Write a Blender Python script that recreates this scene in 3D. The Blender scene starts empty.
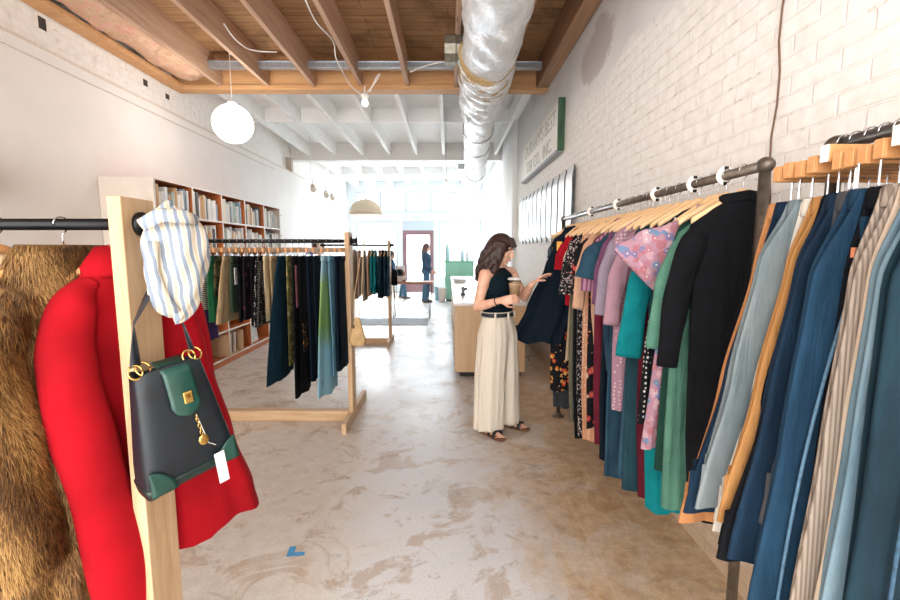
import bpy, math, random
from mathutils import Vector, Matrix, Quaternion
R = math.radians
rnd = random.Random(7)
SC = bpy.context.scene
COL = SC.collection
PI = math.pi

# ------------------------------------------------------------------ camera model
F = 440.0
def lerp(a, b, t): return a + (b - a) * t
PITCH = math.atan(50 / F)
YAW = math.atan(2 / F)
EYE = 1.5

def ray(px, py):
    u = (px - 450) / F; v = (py - 300) / F
    y = math.cos(PITCH) - v * math.sin(PITCH); z = -math.sin(PITCH) - v * math.cos(PITCH)
    return (u * math.cos(YAW) + y * math.sin(YAW), y * math.cos(YAW) - u * math.sin(YAW), z)

def at(px, py, Y):
    r = ray(px, py)
    return Vector((r[0] / r[1] * Y, Y, EYE + r[2] / r[1] * Y))

# ------------------------------------------------------------------ materials
def lin(c):
    if isinstance(c, str):
        c = c.lstrip('#'); c = [int(c[i:i + 2], 16) / 255 for i in (0, 2, 4)]
    return tuple((x / 12.92 if x <= .04045 else ((x + .055) / 1.055) ** 2.4) for x in c) + (1.0,)

MATS = {}
class NT:
    def __init__(s, name):
        s.m = bpy.data.materials.new(name); s.m.use_nodes = True
        s.t = s.m.node_tree; s.n = s.t.nodes; s.l = s.t.links
        s.b = s.n['Principled BSDF']
    def add(s, typ, **kw):
        n = s.n.new(typ)
        for k, v in kw.items():
            if k in n.inputs.keys() if hasattr(n, 'inputs') else False:
                n.inputs[k].default_value = v
            else:
                setattr(n, k, v)
        return n
    def link(s, a, b): s.l.new(a, b)
    def coord(s, kind='Object', scale=(1, 1, 1), rot=(0, 0, 0), loc=(0, 0, 0)):
        c = s.n.new('ShaderNodeTexCoord'); mp = s.n.new('ShaderNodeMapping')
        mp.inputs['Scale'].default_value = scale; mp.inputs['Rotation'].default_value = rot
        mp.inputs['Location'].default_value = loc
        s.link(c.outputs[kind], mp.inputs['Vector']); return mp.outputs['Vector']
    def noise(s, vec, scale=5, detail=4, rough=.5, dist=0):
        n = s.n.new('ShaderNodeTexNoise'); n.inputs['Scale'].default_value = scale
        n.inputs['Detail'].default_value = detail; n.inputs['Roughness'].default_value = rough
        n.inputs['Distortion'].default_value = dist
        s.link(vec, n.inputs['Vector']); return n.outputs['Fac']
    def ramp(s, fac, stops, interp='LINEAR'):
        n = s.n.new('ShaderNodeValToRGB'); n.color_ramp.interpolation = interp
        e = n.color_ramp.elements
        while len(e) < len(stops): e.new(.5)
        for i, (p, c) in enumerate(stops):
            e[i].position = p; e[i].color = c if len(c) == 4 else lin(c)
        s.link(fac, n.inputs['Fac']); return n.outputs['Color']
    def mix(s, fac, a, b, mode='MIX'):
        n = s.n.new('ShaderNodeMix'); n.data_type = 'RGBA'; n.blend_type = mode
        if isinstance(fac, (int, float)): n.inputs[0].default_value = fac
        else: s.link(fac, n.inputs[0])
        for v, k in ((a, 6), (b, 7)):
            if isinstance(v, (tuple, list)): n.inputs[k].default_value = v
            elif isinstance(v, str): n.inputs[k].default_value = lin(v)
            else: s.link(v, n.inputs[k])
        return n.outputs[2]
    def bump(s, h, strength=.3, dist=.01, prev=None):
        n = s.n.new('ShaderNodeBump'); n.inputs['Strength'].default_value = strength
        n.inputs['Distance'].default_value = dist
        s.link(h, n.inputs['Height'])
        if prev: s.link(prev, n.inputs['Normal'])
        return n.outputs['Normal']
    def wrinkle(s, prev=None, k=.55):
        n = s.noise(s.coord(scale=(1, 1, .16)), 16, 4, .55, .8); m = s.noise(s.coord(scale=(1, 1, .5)), 7, 3, .5, 1.0)
        nb = s.bump(n, k, .022, prev); return s.bump(m, k * .8, .03, nb)
    def math(s, op, a, b=0.0):
        n = s.n.new('ShaderNodeMath'); n.operation = op
        for v, k in ((a, 0), (b, 1)):
            if isinstance(v, (int, float)): n.inputs[k].default_value = v
            else: s.link(v, n.inputs[k])
        return n.outputs[0]
    def fin(s, col=None, rough=.6, metal=0, normal=None, spec=None, sheen=0):
        if col is not None:
            if isinstance(col, (tuple, list)): s.b.inputs['Base Color'].default_value = col
            elif isinstance(col, str): s.b.inputs['Base Color'].default_value = lin(col)
            else: s.link(col, s.b.inputs['Base Color'])
        if isinstance(rough, (int, float)): s.b.inputs['Roughness'].default_value = rough
        else: s.link(rough, s.b.inputs['Roughness'])
        s.b.inputs['Metallic'].default_value = metal
        if normal is not None: s.link(normal, s.b.inputs['Normal'])
        if spec is not None: s.b.inputs['Specular IOR Level'].default_value = spec
        if sheen: s.b.inputs['Sheen Weight'].default_value = sheen
        return s.m

def plain(name, col, rough=.5, metal=0, var=.12, scale=30, bump=.05):
    if name in MATS: return MATS[name]
    t = NT(name); v = t.coord(); n = t.noise(v, scale)
    c = lin(col); lo = tuple(x * (1 - var) for x in c[:3]) + (1,); hi = tuple(min(1, x * (1 + var)) for x in c[:3]) + (1,)
    col_o = t.ramp(n, [(.3, lo), (.7, hi)])
    MATS[name] = t.fin(col_o, rough, metal, t.bump(n, bump, .003))
    return MATS[name]

def emit(name, col, strength):
    if name in MATS: return MATS[name]
    t = NT(name); t.b.inputs['Emission Color'].default_value = lin(col)
    t.b.inputs['Emission Strength'].default_value = strength
    MATS[name] = t.fin(col, .5); return MATS[name]

CLOTH = .74
def dim(c, k=None):
    c = lin(c); k = CLOTH if k is None else k
    return tuple(x * k for x in c[:3]) + (1,)
def fabric(name, col, col2=None, scale=14, rough=.9, weave=.25):
    if name in MATS: return MATS[name]
    t = NT(name); v = t.coord()
    c = dim(col); c2 = dim(col2) if col2 else tuple(x * .72 for x in c[:3]) + (1,)
    c2 = tuple(lerp(x, y, .5) for x, y in zip(c, c2))
    n = t.noise(v, scale, 5, .6); f = t.noise(v, 420, 2)
    col_o = t.ramp(n, [(.3, c2), (.62, c)])
    MATS[name] = t.fin(col_o, rough, 0, t.wrinkle(t.bump(f, weave, .0015)), spec=.12)
    return MATS[name]

def denim(name, col, fade, seamy=.5):
    if name in MATS: return MATS[name]
    t = NT(name); v = t.coord(scale=(1, 1, .35))
    n = t.noise(v, 9, 5, .62); n2 = t.noise(t.coord(scale=(1, 1, .12)), 160, 3, .7)
    base = t.ramp(n, [(.32, dim(col, .42)), (.72, dim(fade, .5))])
    c = dim(col, .4)
    dark = tuple(x * .6 for x in c[:3]) + (1,)
    col_o = t.mix(t.math('MULTIPLY', n2, seamy), base, dark)
    w = t.n.new('ShaderNodeTexWave'); w.inputs['Scale'].default_value = 180; w.inputs['Distortion'].default_value = 1.5
    t.link(t.coord(rot=(0, .7, .3)), w.inputs['Vector'])
    MATS[name] = t.fin(col_o, .88, 0, t.wrinkle(t.bump(w.outputs['Fac'], .2, .001), .4), spec=.2)
    return MATS[name]

def floral(name, base, petals, scale=18, cover=.42, centre='#e8d8a0'):
    if name in MATS: return MATS[name]
    t = NT(name); v = t.coord()
    w = t.n.new('ShaderNodeTexNoise'); w.inputs['Scale'].default_value = scale * 1.1; t.link(v, w.inputs['Vector'])
    vm = t.n.new('ShaderNodeVectorMath'); vm.operation = 'MULTIPLY_ADD'
    t.link(w.outputs['Color'], vm.inputs[0]); vm.inputs[1].default_value = (.035, .035, .035); t.link(v, vm.inputs[2])
    vo = t.n.new('ShaderNodeTexVoronoi'); vo.inputs['Scale'].default_value = scale; t.link(vm.outputs[0], vo.inputs['Vector'])
    sep = t.n.new('ShaderNodeSeparateColor'); t.link(vo.outputs['Color'], sep.inputs[0])
    stops = [((i + .0) / len(petals), dim(p)) for i, p in enumerate(petals)]
    pc = t.ramp(sep.outputs[0], stops, 'CONSTANT')
    m = t.ramp(vo.outputs['Distance'], [(cover, (1, 1, 1, 1)), (cover + .06, (0, 0, 0, 1))])
    mc = t.ramp(vo.outputs['Distance'], [(.12, (1, 1, 1, 1)), (.17, (0, 0, 0, 1))])
    c1 = t.mix(m, dim(base), pc); c2 = t.mix(mc, c1, dim(centre))
    f = t.noise(v, 300, 2)
    MATS[name] = t.fin(c2, .88, 0, t.wrinkle(t.bump(f, .2, .0015)), spec=.2)
    return MATS[name]

def dots(name, base, dot, scale=45, r=.3):
    if name in MATS: return MATS[name]
    t = NT(name); v = t.coord()
    vo = t.n.new('ShaderNodeTexVoronoi'); vo.inputs['Scale'].default_value = scale; vo.inputs['Randomness'].default_value = .35
    t.link(v, vo.inputs['Vector'])
    m = t.ramp(vo.outputs['Distance'], [(r, (1, 1, 1, 1)), (r + .06, (0, 0, 0, 1))])
    MATS[name] = t.fin(t.mix(m, dim(base), dim(dot)), .88, 0, t.wrinkle(), spec=.15)
    return MATS[name]

def stripes(name, base, line, scale=12, axis='X', width=.3, rot=0, dist=.4):
    if name in MATS: return MATS[name]
    t = NT(name); v = t.coord(rot=(0, rot, 0))
    w = t.n.new('ShaderNodeTexWave'); w.bands_direction = axis; w.inputs['Scale'].default_value = scale
    w.inputs['Distortion'].default_value = dist; w.inputs['Detail'].default_value = 1
    t.link(v, w.inputs['Vector'])
    m = t.ramp(w.outputs['Fac'], [(width, (0, 0, 0, 1)), (width + .12, (1, 1, 1, 1))])
    n = t.noise(t.coord(), 200, 2)
    MATS[name] = t.fin(t.mix(m, dim(line), dim(base)), .88, 0, t.wrinkle(t.bump(n, .2, .0015)), spec=.2)
    return MATS[name]

def wood(name, c1, c2, scale=(4, 4, 4), axis_stretch=(1, 1, .08), rough=.55, knots=True):
    if name in MATS: return MATS[name]
    t = NT(name); v = t.coord(scale=tuple(a * b for a, b in zip(scale, axis_stretch)))
    n = t.noise(v, 6, 6, .6, .6); n2 = t.noise(v, 40, 4, .7)
    base = t.ramp(n, [(.3, lin(c1)), (.7, lin(c2))])
    dk = tuple(x * .55 for x in lin(c1)[:3]) + (1,)
    col = t.mix(t.math('MULTIPLY', n2, .35), base, dk)
    if knots:
        vo = t.n.new('ShaderNodeTexVoronoi'); vo.inputs['Scale'].default_value = 2.2
        t.link(t.coord(scale=tuple(max(.4, a) for a in axis_stretch)), vo.inputs['Vector'])
        kn = t.ramp(vo.outputs['Distance'], [(.03, (1, 1, 1, 1)), (.07, (0, 0, 0, 1))])
        col = t.mix(kn, col, dk)
    MATS[name] = t.fin(col, rough, 0, t.bump(n2, .15, .002))
    return MATS[name]

# ------------------------------------------------------------------ mesh builder
class MB:
    def __init__(s): s.v = []; s.f = []; s.mi = []; s.cur = 0
    def _add(s, vs, fs):
        o = len(s.v); s.v += [tuple(x) for x in vs]
        for f in fs: s.f.append(tuple(i + o for i in f)); s.mi.append(s.cur)
    def box(s, lo, hi, M=None):
        x0, y0, z0 = lo; x1, y1, z1 = hi
        vs = [Vector(p) for p in ((x0, y0, z0), (x1, y0, z0), (x1, y1, z0), (x0, y1, z0), (x0, y0, z1), (x1, y0, z1), (x1, y1, z1), (x0, y1, z1))]
        if M: vs = [M @ p for p in vs]
        s._add(vs, [(0, 3, 2, 1), (4, 5, 6, 7), (0, 1, 5, 4), (1, 2, 6, 5), (2, 3, 7, 6), (3, 0, 4, 7)]); return s
    def cbox(s, c, size, M=None):
        return s.box([a - b / 2 for a, b in zip(c, size)], [a + b / 2 for a, b in zip(c, size)], M)
    def loft(s, rings, closed=True, cap0=True, cap1=True):
        n = len(rings[0]); vs = [p for r in rings for p in r]; fs = []
        for i in range(len(rings) - 1):
            for j in range(n if closed else n - 1):
                k = (j + 1) % n
                fs.append((i * n + j, i * n + k, (i + 1) * n + k, (i + 1) * n + j))
        if closed and cap0: fs.append(tuple(reversed(range(n))))
        if closed and cap1: fs.append(tuple((len(rings) - 1) * n + j for j in range(n)))
        s._add(vs, fs); return s
    def tube(s, pts, r, n=8, ry=None, up=None, cap=True):
        pts = [Vector(p) for p in pts]; m = len(pts)
        rs = r if isinstance(r, (list, tuple)) else [r] * m
        rys = ry if isinstance(ry, (list, tuple)) else ([ry] * m if ry else rs)
        T = [(pts[min(i + 1, m - 1)] - pts[max(i - 1, 0)]).normalized() for i in range(m)]
        u = Vector(up) if up else (Vector((0, 0, 1)) if abs(T[0].z) < .9 else Vector((1, 0, 0)))
        rings = []
        for i in range(m):
            b = T[i].cross(u)
            if b.length < 1e-4: b = T[i].cross(Vector((1, .3, .2)))
            b.normalize(); nn = b.cross(T[i]).normalized()
            if not up: u = nn
            rings.append([pts[i] + nn * (rs[i] * math.cos(2 * PI * k / n)) + b * (rys[i] * math.sin(2 * PI * k / n)) for k in range(n)])
        return s.loft(rings, True, cap, cap)
    def cyl(s, a, b, r, n=12, r2=None): return s.tube([a, b], [r, r if r2 is None else r2], n)
    def ell(s, c, rad, M=None, nu=16, nv=10):
        c = Vector(c); rings = []
        for i in range(nv + 1):
            ph = PI * i / nv; rr = max(math.sin(ph), .01)
            ring = [Vector((rad[0] * rr * math.cos(2 * PI * k / nu), rad[1] * rr * math.sin(2 * PI * k / nu), rad[2] * math.cos(ph))) for k in range(nu)]
            rings.append([c + (M @ p if M else p) for p in ring])
        rings.reverse()
        return s.loft(rings)
    def lathe(s, c, prof, n=24, axis='Z'):
        c = Vector(c); rings = []
        for (r, h) in prof:
            ring = []
            for k in range(n):
                a = 2 * PI * k / n; p = (r * math.cos(a), r * math.sin(a), h)
                if axis == 'Y': p = (r * math.cos(a), h, -r * math.sin(a))
                if axis == 'X': p = (h, r * math.cos(a), r * math.sin(a))
                ring.append(c + Vector(p))
            rings.append(ring)
        return s.loft(rings)
    def capsule(s, a, b, r1, r2=None, n=12):
        a = Vector(a); b = Vector(b); r2 = r1 if r2 is None else r2
        d = (b - a); L = d.length; d = d / L if L > 1e-6 else Vector((0, 0, 1))
        pts = []; rs = []
        for i in range(4):
            t = (i + .15) / 4 * PI / 2; pts.append(a - d * (r1 * math.cos(t))); rs.append(r1 * math.sin(t))
        pts.append(a); rs.append(r1); pts.append(b); rs.append(r2)
        for i in range(4):
            t = (3 - i + .15) / 4 * PI / 2; pts.append(b + d * (r2 * math.cos(t))); rs.append(r2 * math.sin(t))
        return s.tube(pts, rs, n)
    def build(s, name, mat, parent=None, smooth=False, bevel=0, sub=0, seg=2):
        me = bpy.data.meshes.new(name); me.from_pydata(s.v, [], s.f); me.update()
        for m in (mat if isinstance(mat, (list, tuple)) else [mat]): me.materials.append(m)
        if any(s.mi):
            me.polygons.foreach_set('material_index', s.mi)
        o = bpy.data.objects.new(name, me); COL.objects.link(o)
        if smooth: me.shade_smooth()
        if bevel:
            b = o.modifiers.new('b', 'BEVEL'); b.width = bevel; b.segments = seg; b.limit_method = 'ANGLE'
        if sub:
            b = o.modifiers.new('s', 'SUBSURF'); b.levels = sub; b.render_levels = sub
        if parent: o.parent = parent
        return o

def thing(name, label, cat, loc=(0, 0, 0), rotz=0, group=None):
    o = bpy.data.objects.new(name, None); COL.objects.link(o); o.empty_display_size = .1
    o.location = loc; o.rotation_euler = (0, 0, rotz); o['label'] = label; o['category'] = cat
    if group: o['group'] = group
    return o
def tag(o, label, cat, group=None, loc=None):
    o['label'] = label; o['category'] = cat
    if group: o['group'] = group
    if loc is not None: o.location = loc
    return o
def struct(o): o['kind'] = 'structure'; return o

def remesh(mb, voxel, smooth=4):
    me = bpy.data.meshes.new('tmp'); me.from_pydata(mb.v, [], mb.f); me.update()
    o = bpy.data.objects.new('tmp', me); COL.objects.link(o)
    m = o.modifiers.new('r', 'REMESH'); m.mode = 'VOXEL'; m.voxel_size = voxel
    if smooth:
        k = o.modifiers.new('k', 'SMOOTH'); k.iterations = smooth; k.factor = .5
    dg = bpy.context.evaluated_depsgraph_get()
    out = bpy.data.meshes.new_from_object(o.evaluated_get(dg))
    bpy.data.objects.remove(o); bpy.data.meshes.remove(me)
    return out
def link_mesh(name, me, mat, parent=None):
    me.name = name; me.materials.clear(); me.materials.append(mat); me.shade_smooth()
    o = bpy.data.objects.new(name, me); COL.objects.link(o)
    if parent: o.parent = parent
    return o

def lerp(a, b, t): return a + (b - a) * t
def interp(tab, x):
    for (x0, y0), (x1, y1) in zip(tab, tab[1:]):
        if (x0 - x) * (x1 - x) <= 0:
            t = (x - x0) / (x1 - x0) if x1 != x0 else 0
            t = t * t * (3 - 2 * t) * .5 + t * .5
            return y0 + (y1 - y0) * t
    return tab[0][1] if abs(x - tab[0][0]) < abs(x - tab[-1][0]) else tab[-1][1]

# common materials
M_pine = wood('pale_pine', '#b9926b', '#d8bb95', axis_stretch=(1, 1, .1))
M_pine_h = wood('pale_pine_lengthwise', '#bf9870', '#dcc09b', axis_stretch=(.1, 1, 1))
M_pine_y = wood('pale_pine_crosswise', '#c09b75', '#dfc6a4', axis_stretch=(1, .1, 1))
M_black = plain('black_pipe', '#1c1d1f', .35, .6)
M_steelpipe = plain('weathered_steel_pipe', '#6b6259', .42, .75, .3)
M_chrome = plain('chrome', '#c9ccd0', .22, 1, .05)
M_hang = wood('hanger_wood', '#c98a52', '#dfa972', axis_stretch=(.2, 1, 1), knots=False)
M_hang_l = wood('hanger_wood_pale', '#d8ab7a', '#ecc99c', axis_stretch=(.2, 1, 1), knots=False)
M_white = plain('white_paint', '#e8e6e3', .6, 0, .03)
M_tip = plain('hanger_tip_white', '#e9e4dc', .4, 0, .05)

exec_parts = []
# ================================================================== ROOM
XL, XR, YB, YF, ZT = -3.45, 1.28, -1.6, 15.5, 3.86

def floor_mat():
    t = NT('polished_concrete'); v = t.coord()
    a = t.noise(v, .55, 5, .6, .4); b = t.noise(v, 2.2, 7, .68, .8); c = t.noise(v, 11, 6, .7); g = t.noise(v, 95, 3)
    sx = t.n.new('ShaderNodeSeparateXYZ'); t.link(t.coord(), sx.inputs[0])
    lane = t.ramp(t.math('ABSOLUTE', t.math('ADD', t.math('SUBTRACT', sx.outputs['X'], -.02), t.math('MULTIPLY', t.math('SUBTRACT', b, .5), 1.5))), [(.25, (0, 0, 0, 1)), (.75, (1, 1, 1, 1))])
    right = t.ramp(t.math('ADD', t.math('MULTIPLY', sx.outputs['X'], .5), t.math('MULTIPLY', t.math('SUBTRACT', b, .5), .7)), [(.12, (0, 0, 0, 1)), (.34, (1, 1, 1, 1))])
    col = t.ramp(a, [(.3, lin('#cccbca')), (.5, lin('#d4d5d7')), (.7, lin('#c9cbcf'))])
    col = t.mix(t.math('MULTIPLY', lane, .55), col, t.ramp(c, [(.3, lin('#c0a98e')), (.65, lin('#dccfbf'))]))
    col = t.mix(t.math('MULTIPLY', right, .8), col, t.ramp(c, [(.3, lin('#9c7c55')), (.5, lin('#bb9b72')), (.7, lin('#d0b592'))]))
    blot = t.ramp(t.noise(v, 3.2, 6, .62, .9), [(.54, (0, 0, 0, 1)), (.6, (1, 1, 1, 1))])
    col = t.mix(t.math('MULTIPLY', blot, .5), col, lin('#a5845f'))
    blot2 = t.ramp(t.noise(t.coord(loc=(4, 9, 0)), 5.5, 7, .7, 1.2), [(.58, (0, 0, 0, 1)), (.65, (1, 1, 1, 1))])
    col = t.mix(t.math('MULTIPLY', blot2, .45), col, lin('#8f8174'))
    pale = t.ramp(t.noise(t.coord(loc=(1, 3, 0)), 1.6, 7, .72, 1), [(.54, (0, 0, 0, 1)), (.66, (1, 1, 1, 1))])
    col = t.mix(t.math('MULTIPLY', pale, .5), col, lin('#d6d2ce'))
    grain = t.ramp(g, [(.35, lin('#8d8178')), (.6, lin('#ffffff'))])
    col = t.mix(.14, col, grain, 'MULTIPLY')
    pores = t.ramp(t.noise(v, 60, 2), [(.70, (0, 0, 0, 1)), (.76, (1, 1, 1, 1))])
    col = t.mix(t.math('MULTIPLY', pores, .35), col, lin('#75604c'))
    # pale chalk-like control lines
    br = t.n.new('ShaderNodeTexBrick'); br.offset = 0; br.inputs['Scale'].default_value = 1
    br.inputs['Brick Width'].default_value = 2.45; br.inputs['Row Height'].default_value = 3.1; br.inputs['Mortar Size'].default_value = .006
    t.link(t.coord(loc=(1.72, 1.05, 0)), br.inputs['Vector'])
    col = t.mix(t.math('MULTIPLY', br.outputs['Fac'], .12), col, lin('#ddd8d2'))
    rough = t.ramp(b, [(.3, (.22, .22, .22, 1)), (.7, (.45, .45, .45, 1))])
    return t.fin(col, rough, 0, t.bump(c, .06, .004), spec=.32)

def brick_mat(name, mode, w=.215, h=.072):
    t = NT(name); v0 = t.coord()
    sx = t.n.new('ShaderNodeSeparateXYZ'); t.link(v0, sx.inputs[0])
    wob = t.noise(v0, 3.5, 3)
    cx = t.n.new('ShaderNodeCombineXYZ'); t.link(sx.outputs['Y'], cx.inputs[0])
    t.link(t.math('ADD', sx.outputs['Z'], t.math('MULTIPLY', wob, .018)), cx.inputs[1])
    br = t.n.new('ShaderNodeTexBrick'); br.inputs['Scale'].default_value = 1
    br.inputs['Brick Width'].default_value = w; br.inputs['Row Height'].default_value = h
    br.inputs['Mortar Size'].default_value = .006; br.inputs['Mortar Smooth'].default_value = .5
    t.link(cx.outputs[0], br.inputs['Vector'])
    n = t.noise(v0, 14, 6, .65); big = t.noise(v0, 1.1, 5, .6, .5)
    base = t.ramp(n, [(.3, lin('#e4dfd9')), (.6, lin('#f1eeea'))])
    # chipped mortar shows tan here and there
    chip = t.ramp(t.noise(v0, 9, 5, .7), [(.55, (0, 0, 0, 1)), (.66, (1, 1, 1, 1))])
    col = t.mix(t.math('MULTIPLY', t.math('MULTIPLY', br.outputs['Fac'], chip), .55), base, lin('#a98d74'))
    hh = t.math('SUBTRACT', 1.0, br.outputs['Fac'])
    if mode == 'right':
        # smooth plaster high on the wall with a worn grey patch
        z = sx.outputs['Z']
        sm = t.ramp(t.math('MULTIPLY', t.math('ADD', z, t.math('MULTIPLY', big, .5)), .25), [(.78, (0, 0, 0, 1)), (.80, (1, 1, 1, 1))])
        hh = t.math('MULTIPLY', hh, t.math('SUBTRACT', 1.0, t.math('MULTIPLY', sm, .92)))
        col = t.mix(sm, col, t.ramp(big, [(.35, lin('#d8d6d6')), (.6, lin('#e6e4e2'))]))
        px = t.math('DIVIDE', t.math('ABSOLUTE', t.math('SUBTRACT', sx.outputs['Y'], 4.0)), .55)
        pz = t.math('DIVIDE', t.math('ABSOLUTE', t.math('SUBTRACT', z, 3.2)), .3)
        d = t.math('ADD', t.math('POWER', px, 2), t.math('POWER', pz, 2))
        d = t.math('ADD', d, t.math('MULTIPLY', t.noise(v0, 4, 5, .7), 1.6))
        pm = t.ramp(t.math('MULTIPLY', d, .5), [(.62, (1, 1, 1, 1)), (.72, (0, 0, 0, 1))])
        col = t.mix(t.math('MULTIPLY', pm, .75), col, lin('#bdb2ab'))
    else:
        crack = t.ramp(t.noise(v0, 5, 8, .75, 1), [(.62, (0, 0, 0, 1)), (.68, (1, 1, 1, 1))])
        far = t.ramp(t.math('MULTIPLY', sx.outputs['Y'], .1), [(.5, (.25, .25, .25, 1)), (.62, (1, 1, 1, 1))])
        col = t.mix(t.math('MULTIPLY', t.math('MULTIPLY', crack, far), .8), col, lin('#9a8470'))
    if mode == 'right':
        dz = t.ramp(t.math('ADD', z, t.math('MULTIPLY', n, .5)), [(.35, (1, 1, 1, 1)), (.9, (0, 0, 0, 1))])  # tan light reflected off the floor, painted into the lower wall colour
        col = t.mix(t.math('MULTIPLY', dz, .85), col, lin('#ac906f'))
    nb = t.bump(hh, .55, .008); nb = t.bump(n, .25, .004, nb)
    return t.fin(col, .75, 0, nb, spec=.3)

def planks_mat(name, c1, c2, c3, width=.14):
    t = NT(name); v0 = t.coord()
    br = t.n.new('ShaderNodeTexBrick'); br.inputs['Scale'].default_value = 1; br.offset = .37
    br.inputs['Brick Width'].default_value = 2.3; br.inputs['Row Height'].default_value = width; br.inputs['Mortar Size'].default_value = .004
    br.inputs['Color1'].default_value = lin(c1); br.inputs['Color2'].default_value = lin(c2); br.inputs['Mortar'].default_value = lin('#1d130c')
    br.inputs['Bias'].default_value = 0
    t.link(v0, br.inputs['Vector'])
    n = t.noise(t.coord(scale=(.35, 5, 1)), 4, 6, .65, .5); st = t.noise(v0, 1.8, 6, .7)
    col = t.mix(t.ramp(n, [(.35, (0, 0, 0, 1)), (.7, (.75, .75, .75, 1))]), br.outputs['Color'], lin(c3))
    col = t.mix(t.ramp(st, [(.5, (0, 0, 0, 1)), (.7, (.6, .6, .6, 1))]), col, lin('#2f2118'))
    return t.fin(col, .75, 0, t.bump(n, .3, .006), spec=.2)

M_floor = floor_mat()
M_drywall = plain('warm_white_drywall', '#e9e5e1', .7, 0, .025, 3, .02)
M_ceilwhite = plain('white_ceiling_paint', '#f3f4f4', .7, 0, .03, 5)
M_deck = planks_mat('old_roof_planks', '#a07a58', '#8c6848', '#b8926c')
M_joist = wood('old_joist_timber', '#b8927a', '#d8b79a', axis_stretch=(1, .06, 1), rough=.75)
M_joist_l = wood('new_header_timber', '#c8935f', '#dcb080', axis_stretch=(.06, 1, 1), rough=.7)
M_beam = wood('dark_wall_beam_timber', '#8a684e', '#b98c66', axis_stretch=(1, .06, 1), rough=.75)

o = struct(MB().box((XL - .3, YB, -.1), (XR + .3, YF + .2, 0)).build('floor', M_floor))
o = struct(MB().box((XL - .25, YB, 0), (XL, YF, 3.2)).build('wall_left', M_drywall))
o = struct(MB().box((XL - .25, YB, 3.2), (XL - .05, YF, ZT)).build('wall_left_upper', brick_mat('painted_brick_upper', 'left')))
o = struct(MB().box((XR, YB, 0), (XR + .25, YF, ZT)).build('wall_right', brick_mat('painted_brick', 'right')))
o = struct(MB().box((1.2, 8.35, 0), (XR, YF, ZT)).build('wall_right_panel', M_ceilwhite))
o = struct(MB().box((XL - .3, YB, ZT), (XR + .3, 6.0, ZT + .08)).build('ceiling', M_deck))
o = struct(MB().box((XL - .3, 6.0, ZT), (XR + .3, YF + .2, ZT + .08)).build('ceiling_white', M_ceilwhite))
# ledge and thin trims of the lined left wall
o = struct(MB().box((XL - .05, YB, 3.19), (XL + .012, YF, 3.215)).build('trim_1', plain('ledge_trim', '#d9cfc4', .6)))
o = struct(MB().box((XL, YB, 3.085), (XL + .008, 9.0, 3.097)).build('trim_2', plain('thin_batten', '#c9bfb5', .6)))
# old joists running to the street front
JX = [-2.87, -2.28, -1.69, -1.10, -.51, .10, .72]
for i, x in enumerate(JX):
    w = .05 if i < 5 else .045
    b = 3.55 + .01 * math.sin(i * 2.3)
    o = struct(MB().box((x - w / 2, YB, b), (x + w / 2, 5.86, ZT)).build('ceiling_joist', M_joist, bevel=.006))
o = struct(MB().box((1.12, YB, 3.54), (1.275, 5.9, ZT)).build('ceiling_beam', M_beam, bevel=.01))
o = struct(MB().box((XL - .04, YB, 3.52), (XL + .12, 5.86, 3.58)).build('ceiling_beam', M_joist_l, bevel=.008))
o = struct(MB().box((XL - .04, 5.86, 3.57), (1.27, 5.92, ZT)).build('ceiling_header', M_joist_l, bevel=.004))
o = struct(MB().box((XL - .02, 5.83, 3.515), (1.27, 6.0, 3.57)).build('ceiling_header_plate', M_joist_l, bevel=.004))
# white painted joists and cross beam beyond the header
for x in [-3.1, -2.5, -1.9, -1.3, -.7, -.1, .5, 1.05]:
    struct(MB().box((x - .03, 6.0, 3.6), (x + .03, 10.1, ZT)).build('ceiling_joist', M_ceilwhite))
    struct(MB().box((x - .03, 10.3, 3.62), (x + .03, YF, ZT)).build('ceiling_joist', M_ceilwhite))
struct(MB().box((XL - .05, 10.1, 3.49), (1.2, 10.3, ZT)).build('ceiling_beam', plain('cream_beam_paint', '#dedbd7', .7, 0, .04)))
for a, b in [(-3.42, -3.13), (-3.07, -2.53), (-2.47, -1.93), (-1.87, -1.33), (-1.27, -.73), (-.67, -.13), (-.07, .47), (.53, 1.02)]:
    struct(MB().box((a, 7.7, 3.64), (b, 7.76, ZT)).build('ceiling_blocking', M_ceilwhite))
    struct(MB().box((a, 13.0, 3.66), (b, 13.06, ZT)).build('ceiling_blocking', M_ceilwhite))
# brick pocket holes on the upper left wall, timber stub under the beam
M_hole = plain('dark_pocket', '#3a322c', .9)
for y, z, h in [(4.05, 3.44, .05), (5.35, 3.42, .035), (5.75, 3.4, .03)]:
    struct(MB().box((XL - .06, y - .03, z - h), (XL - .045, y + .04, z + h)).build('wall_pocket', M_hole))
struct(MB().box((XL - .05, 9.8, 3.2), (XL + .06, 9.92, 3.49)).build('ceiling_post', plain('worn_post', '#b9a999', .8)))

# ------------------------------------------------------------------ street front
M_front = plain('front_wall_paint', '#cdd3d8', .6, 0, .02)
M_mull = plain('mullion_paint', '#b4bfca', .5, 0, .02)
mg = NT('window_glass')
g = mg.n.new('ShaderNodeBsdfGlossy'); g.inputs['Roughness'].default_value = .02
tr = mg.n.new('ShaderNodeBsdfTransparent'); ms = mg.n.new('ShaderNodeMixShader'); ms.inputs[0].default_value = .06
mg.link(tr.outputs[0], ms.inputs[1]); mg.link(g.outputs[0], ms.inputs[2]); mg.link(ms.outputs[0], mg.n['Material Output'].inputs[0])
M_glass = mg.m

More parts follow.
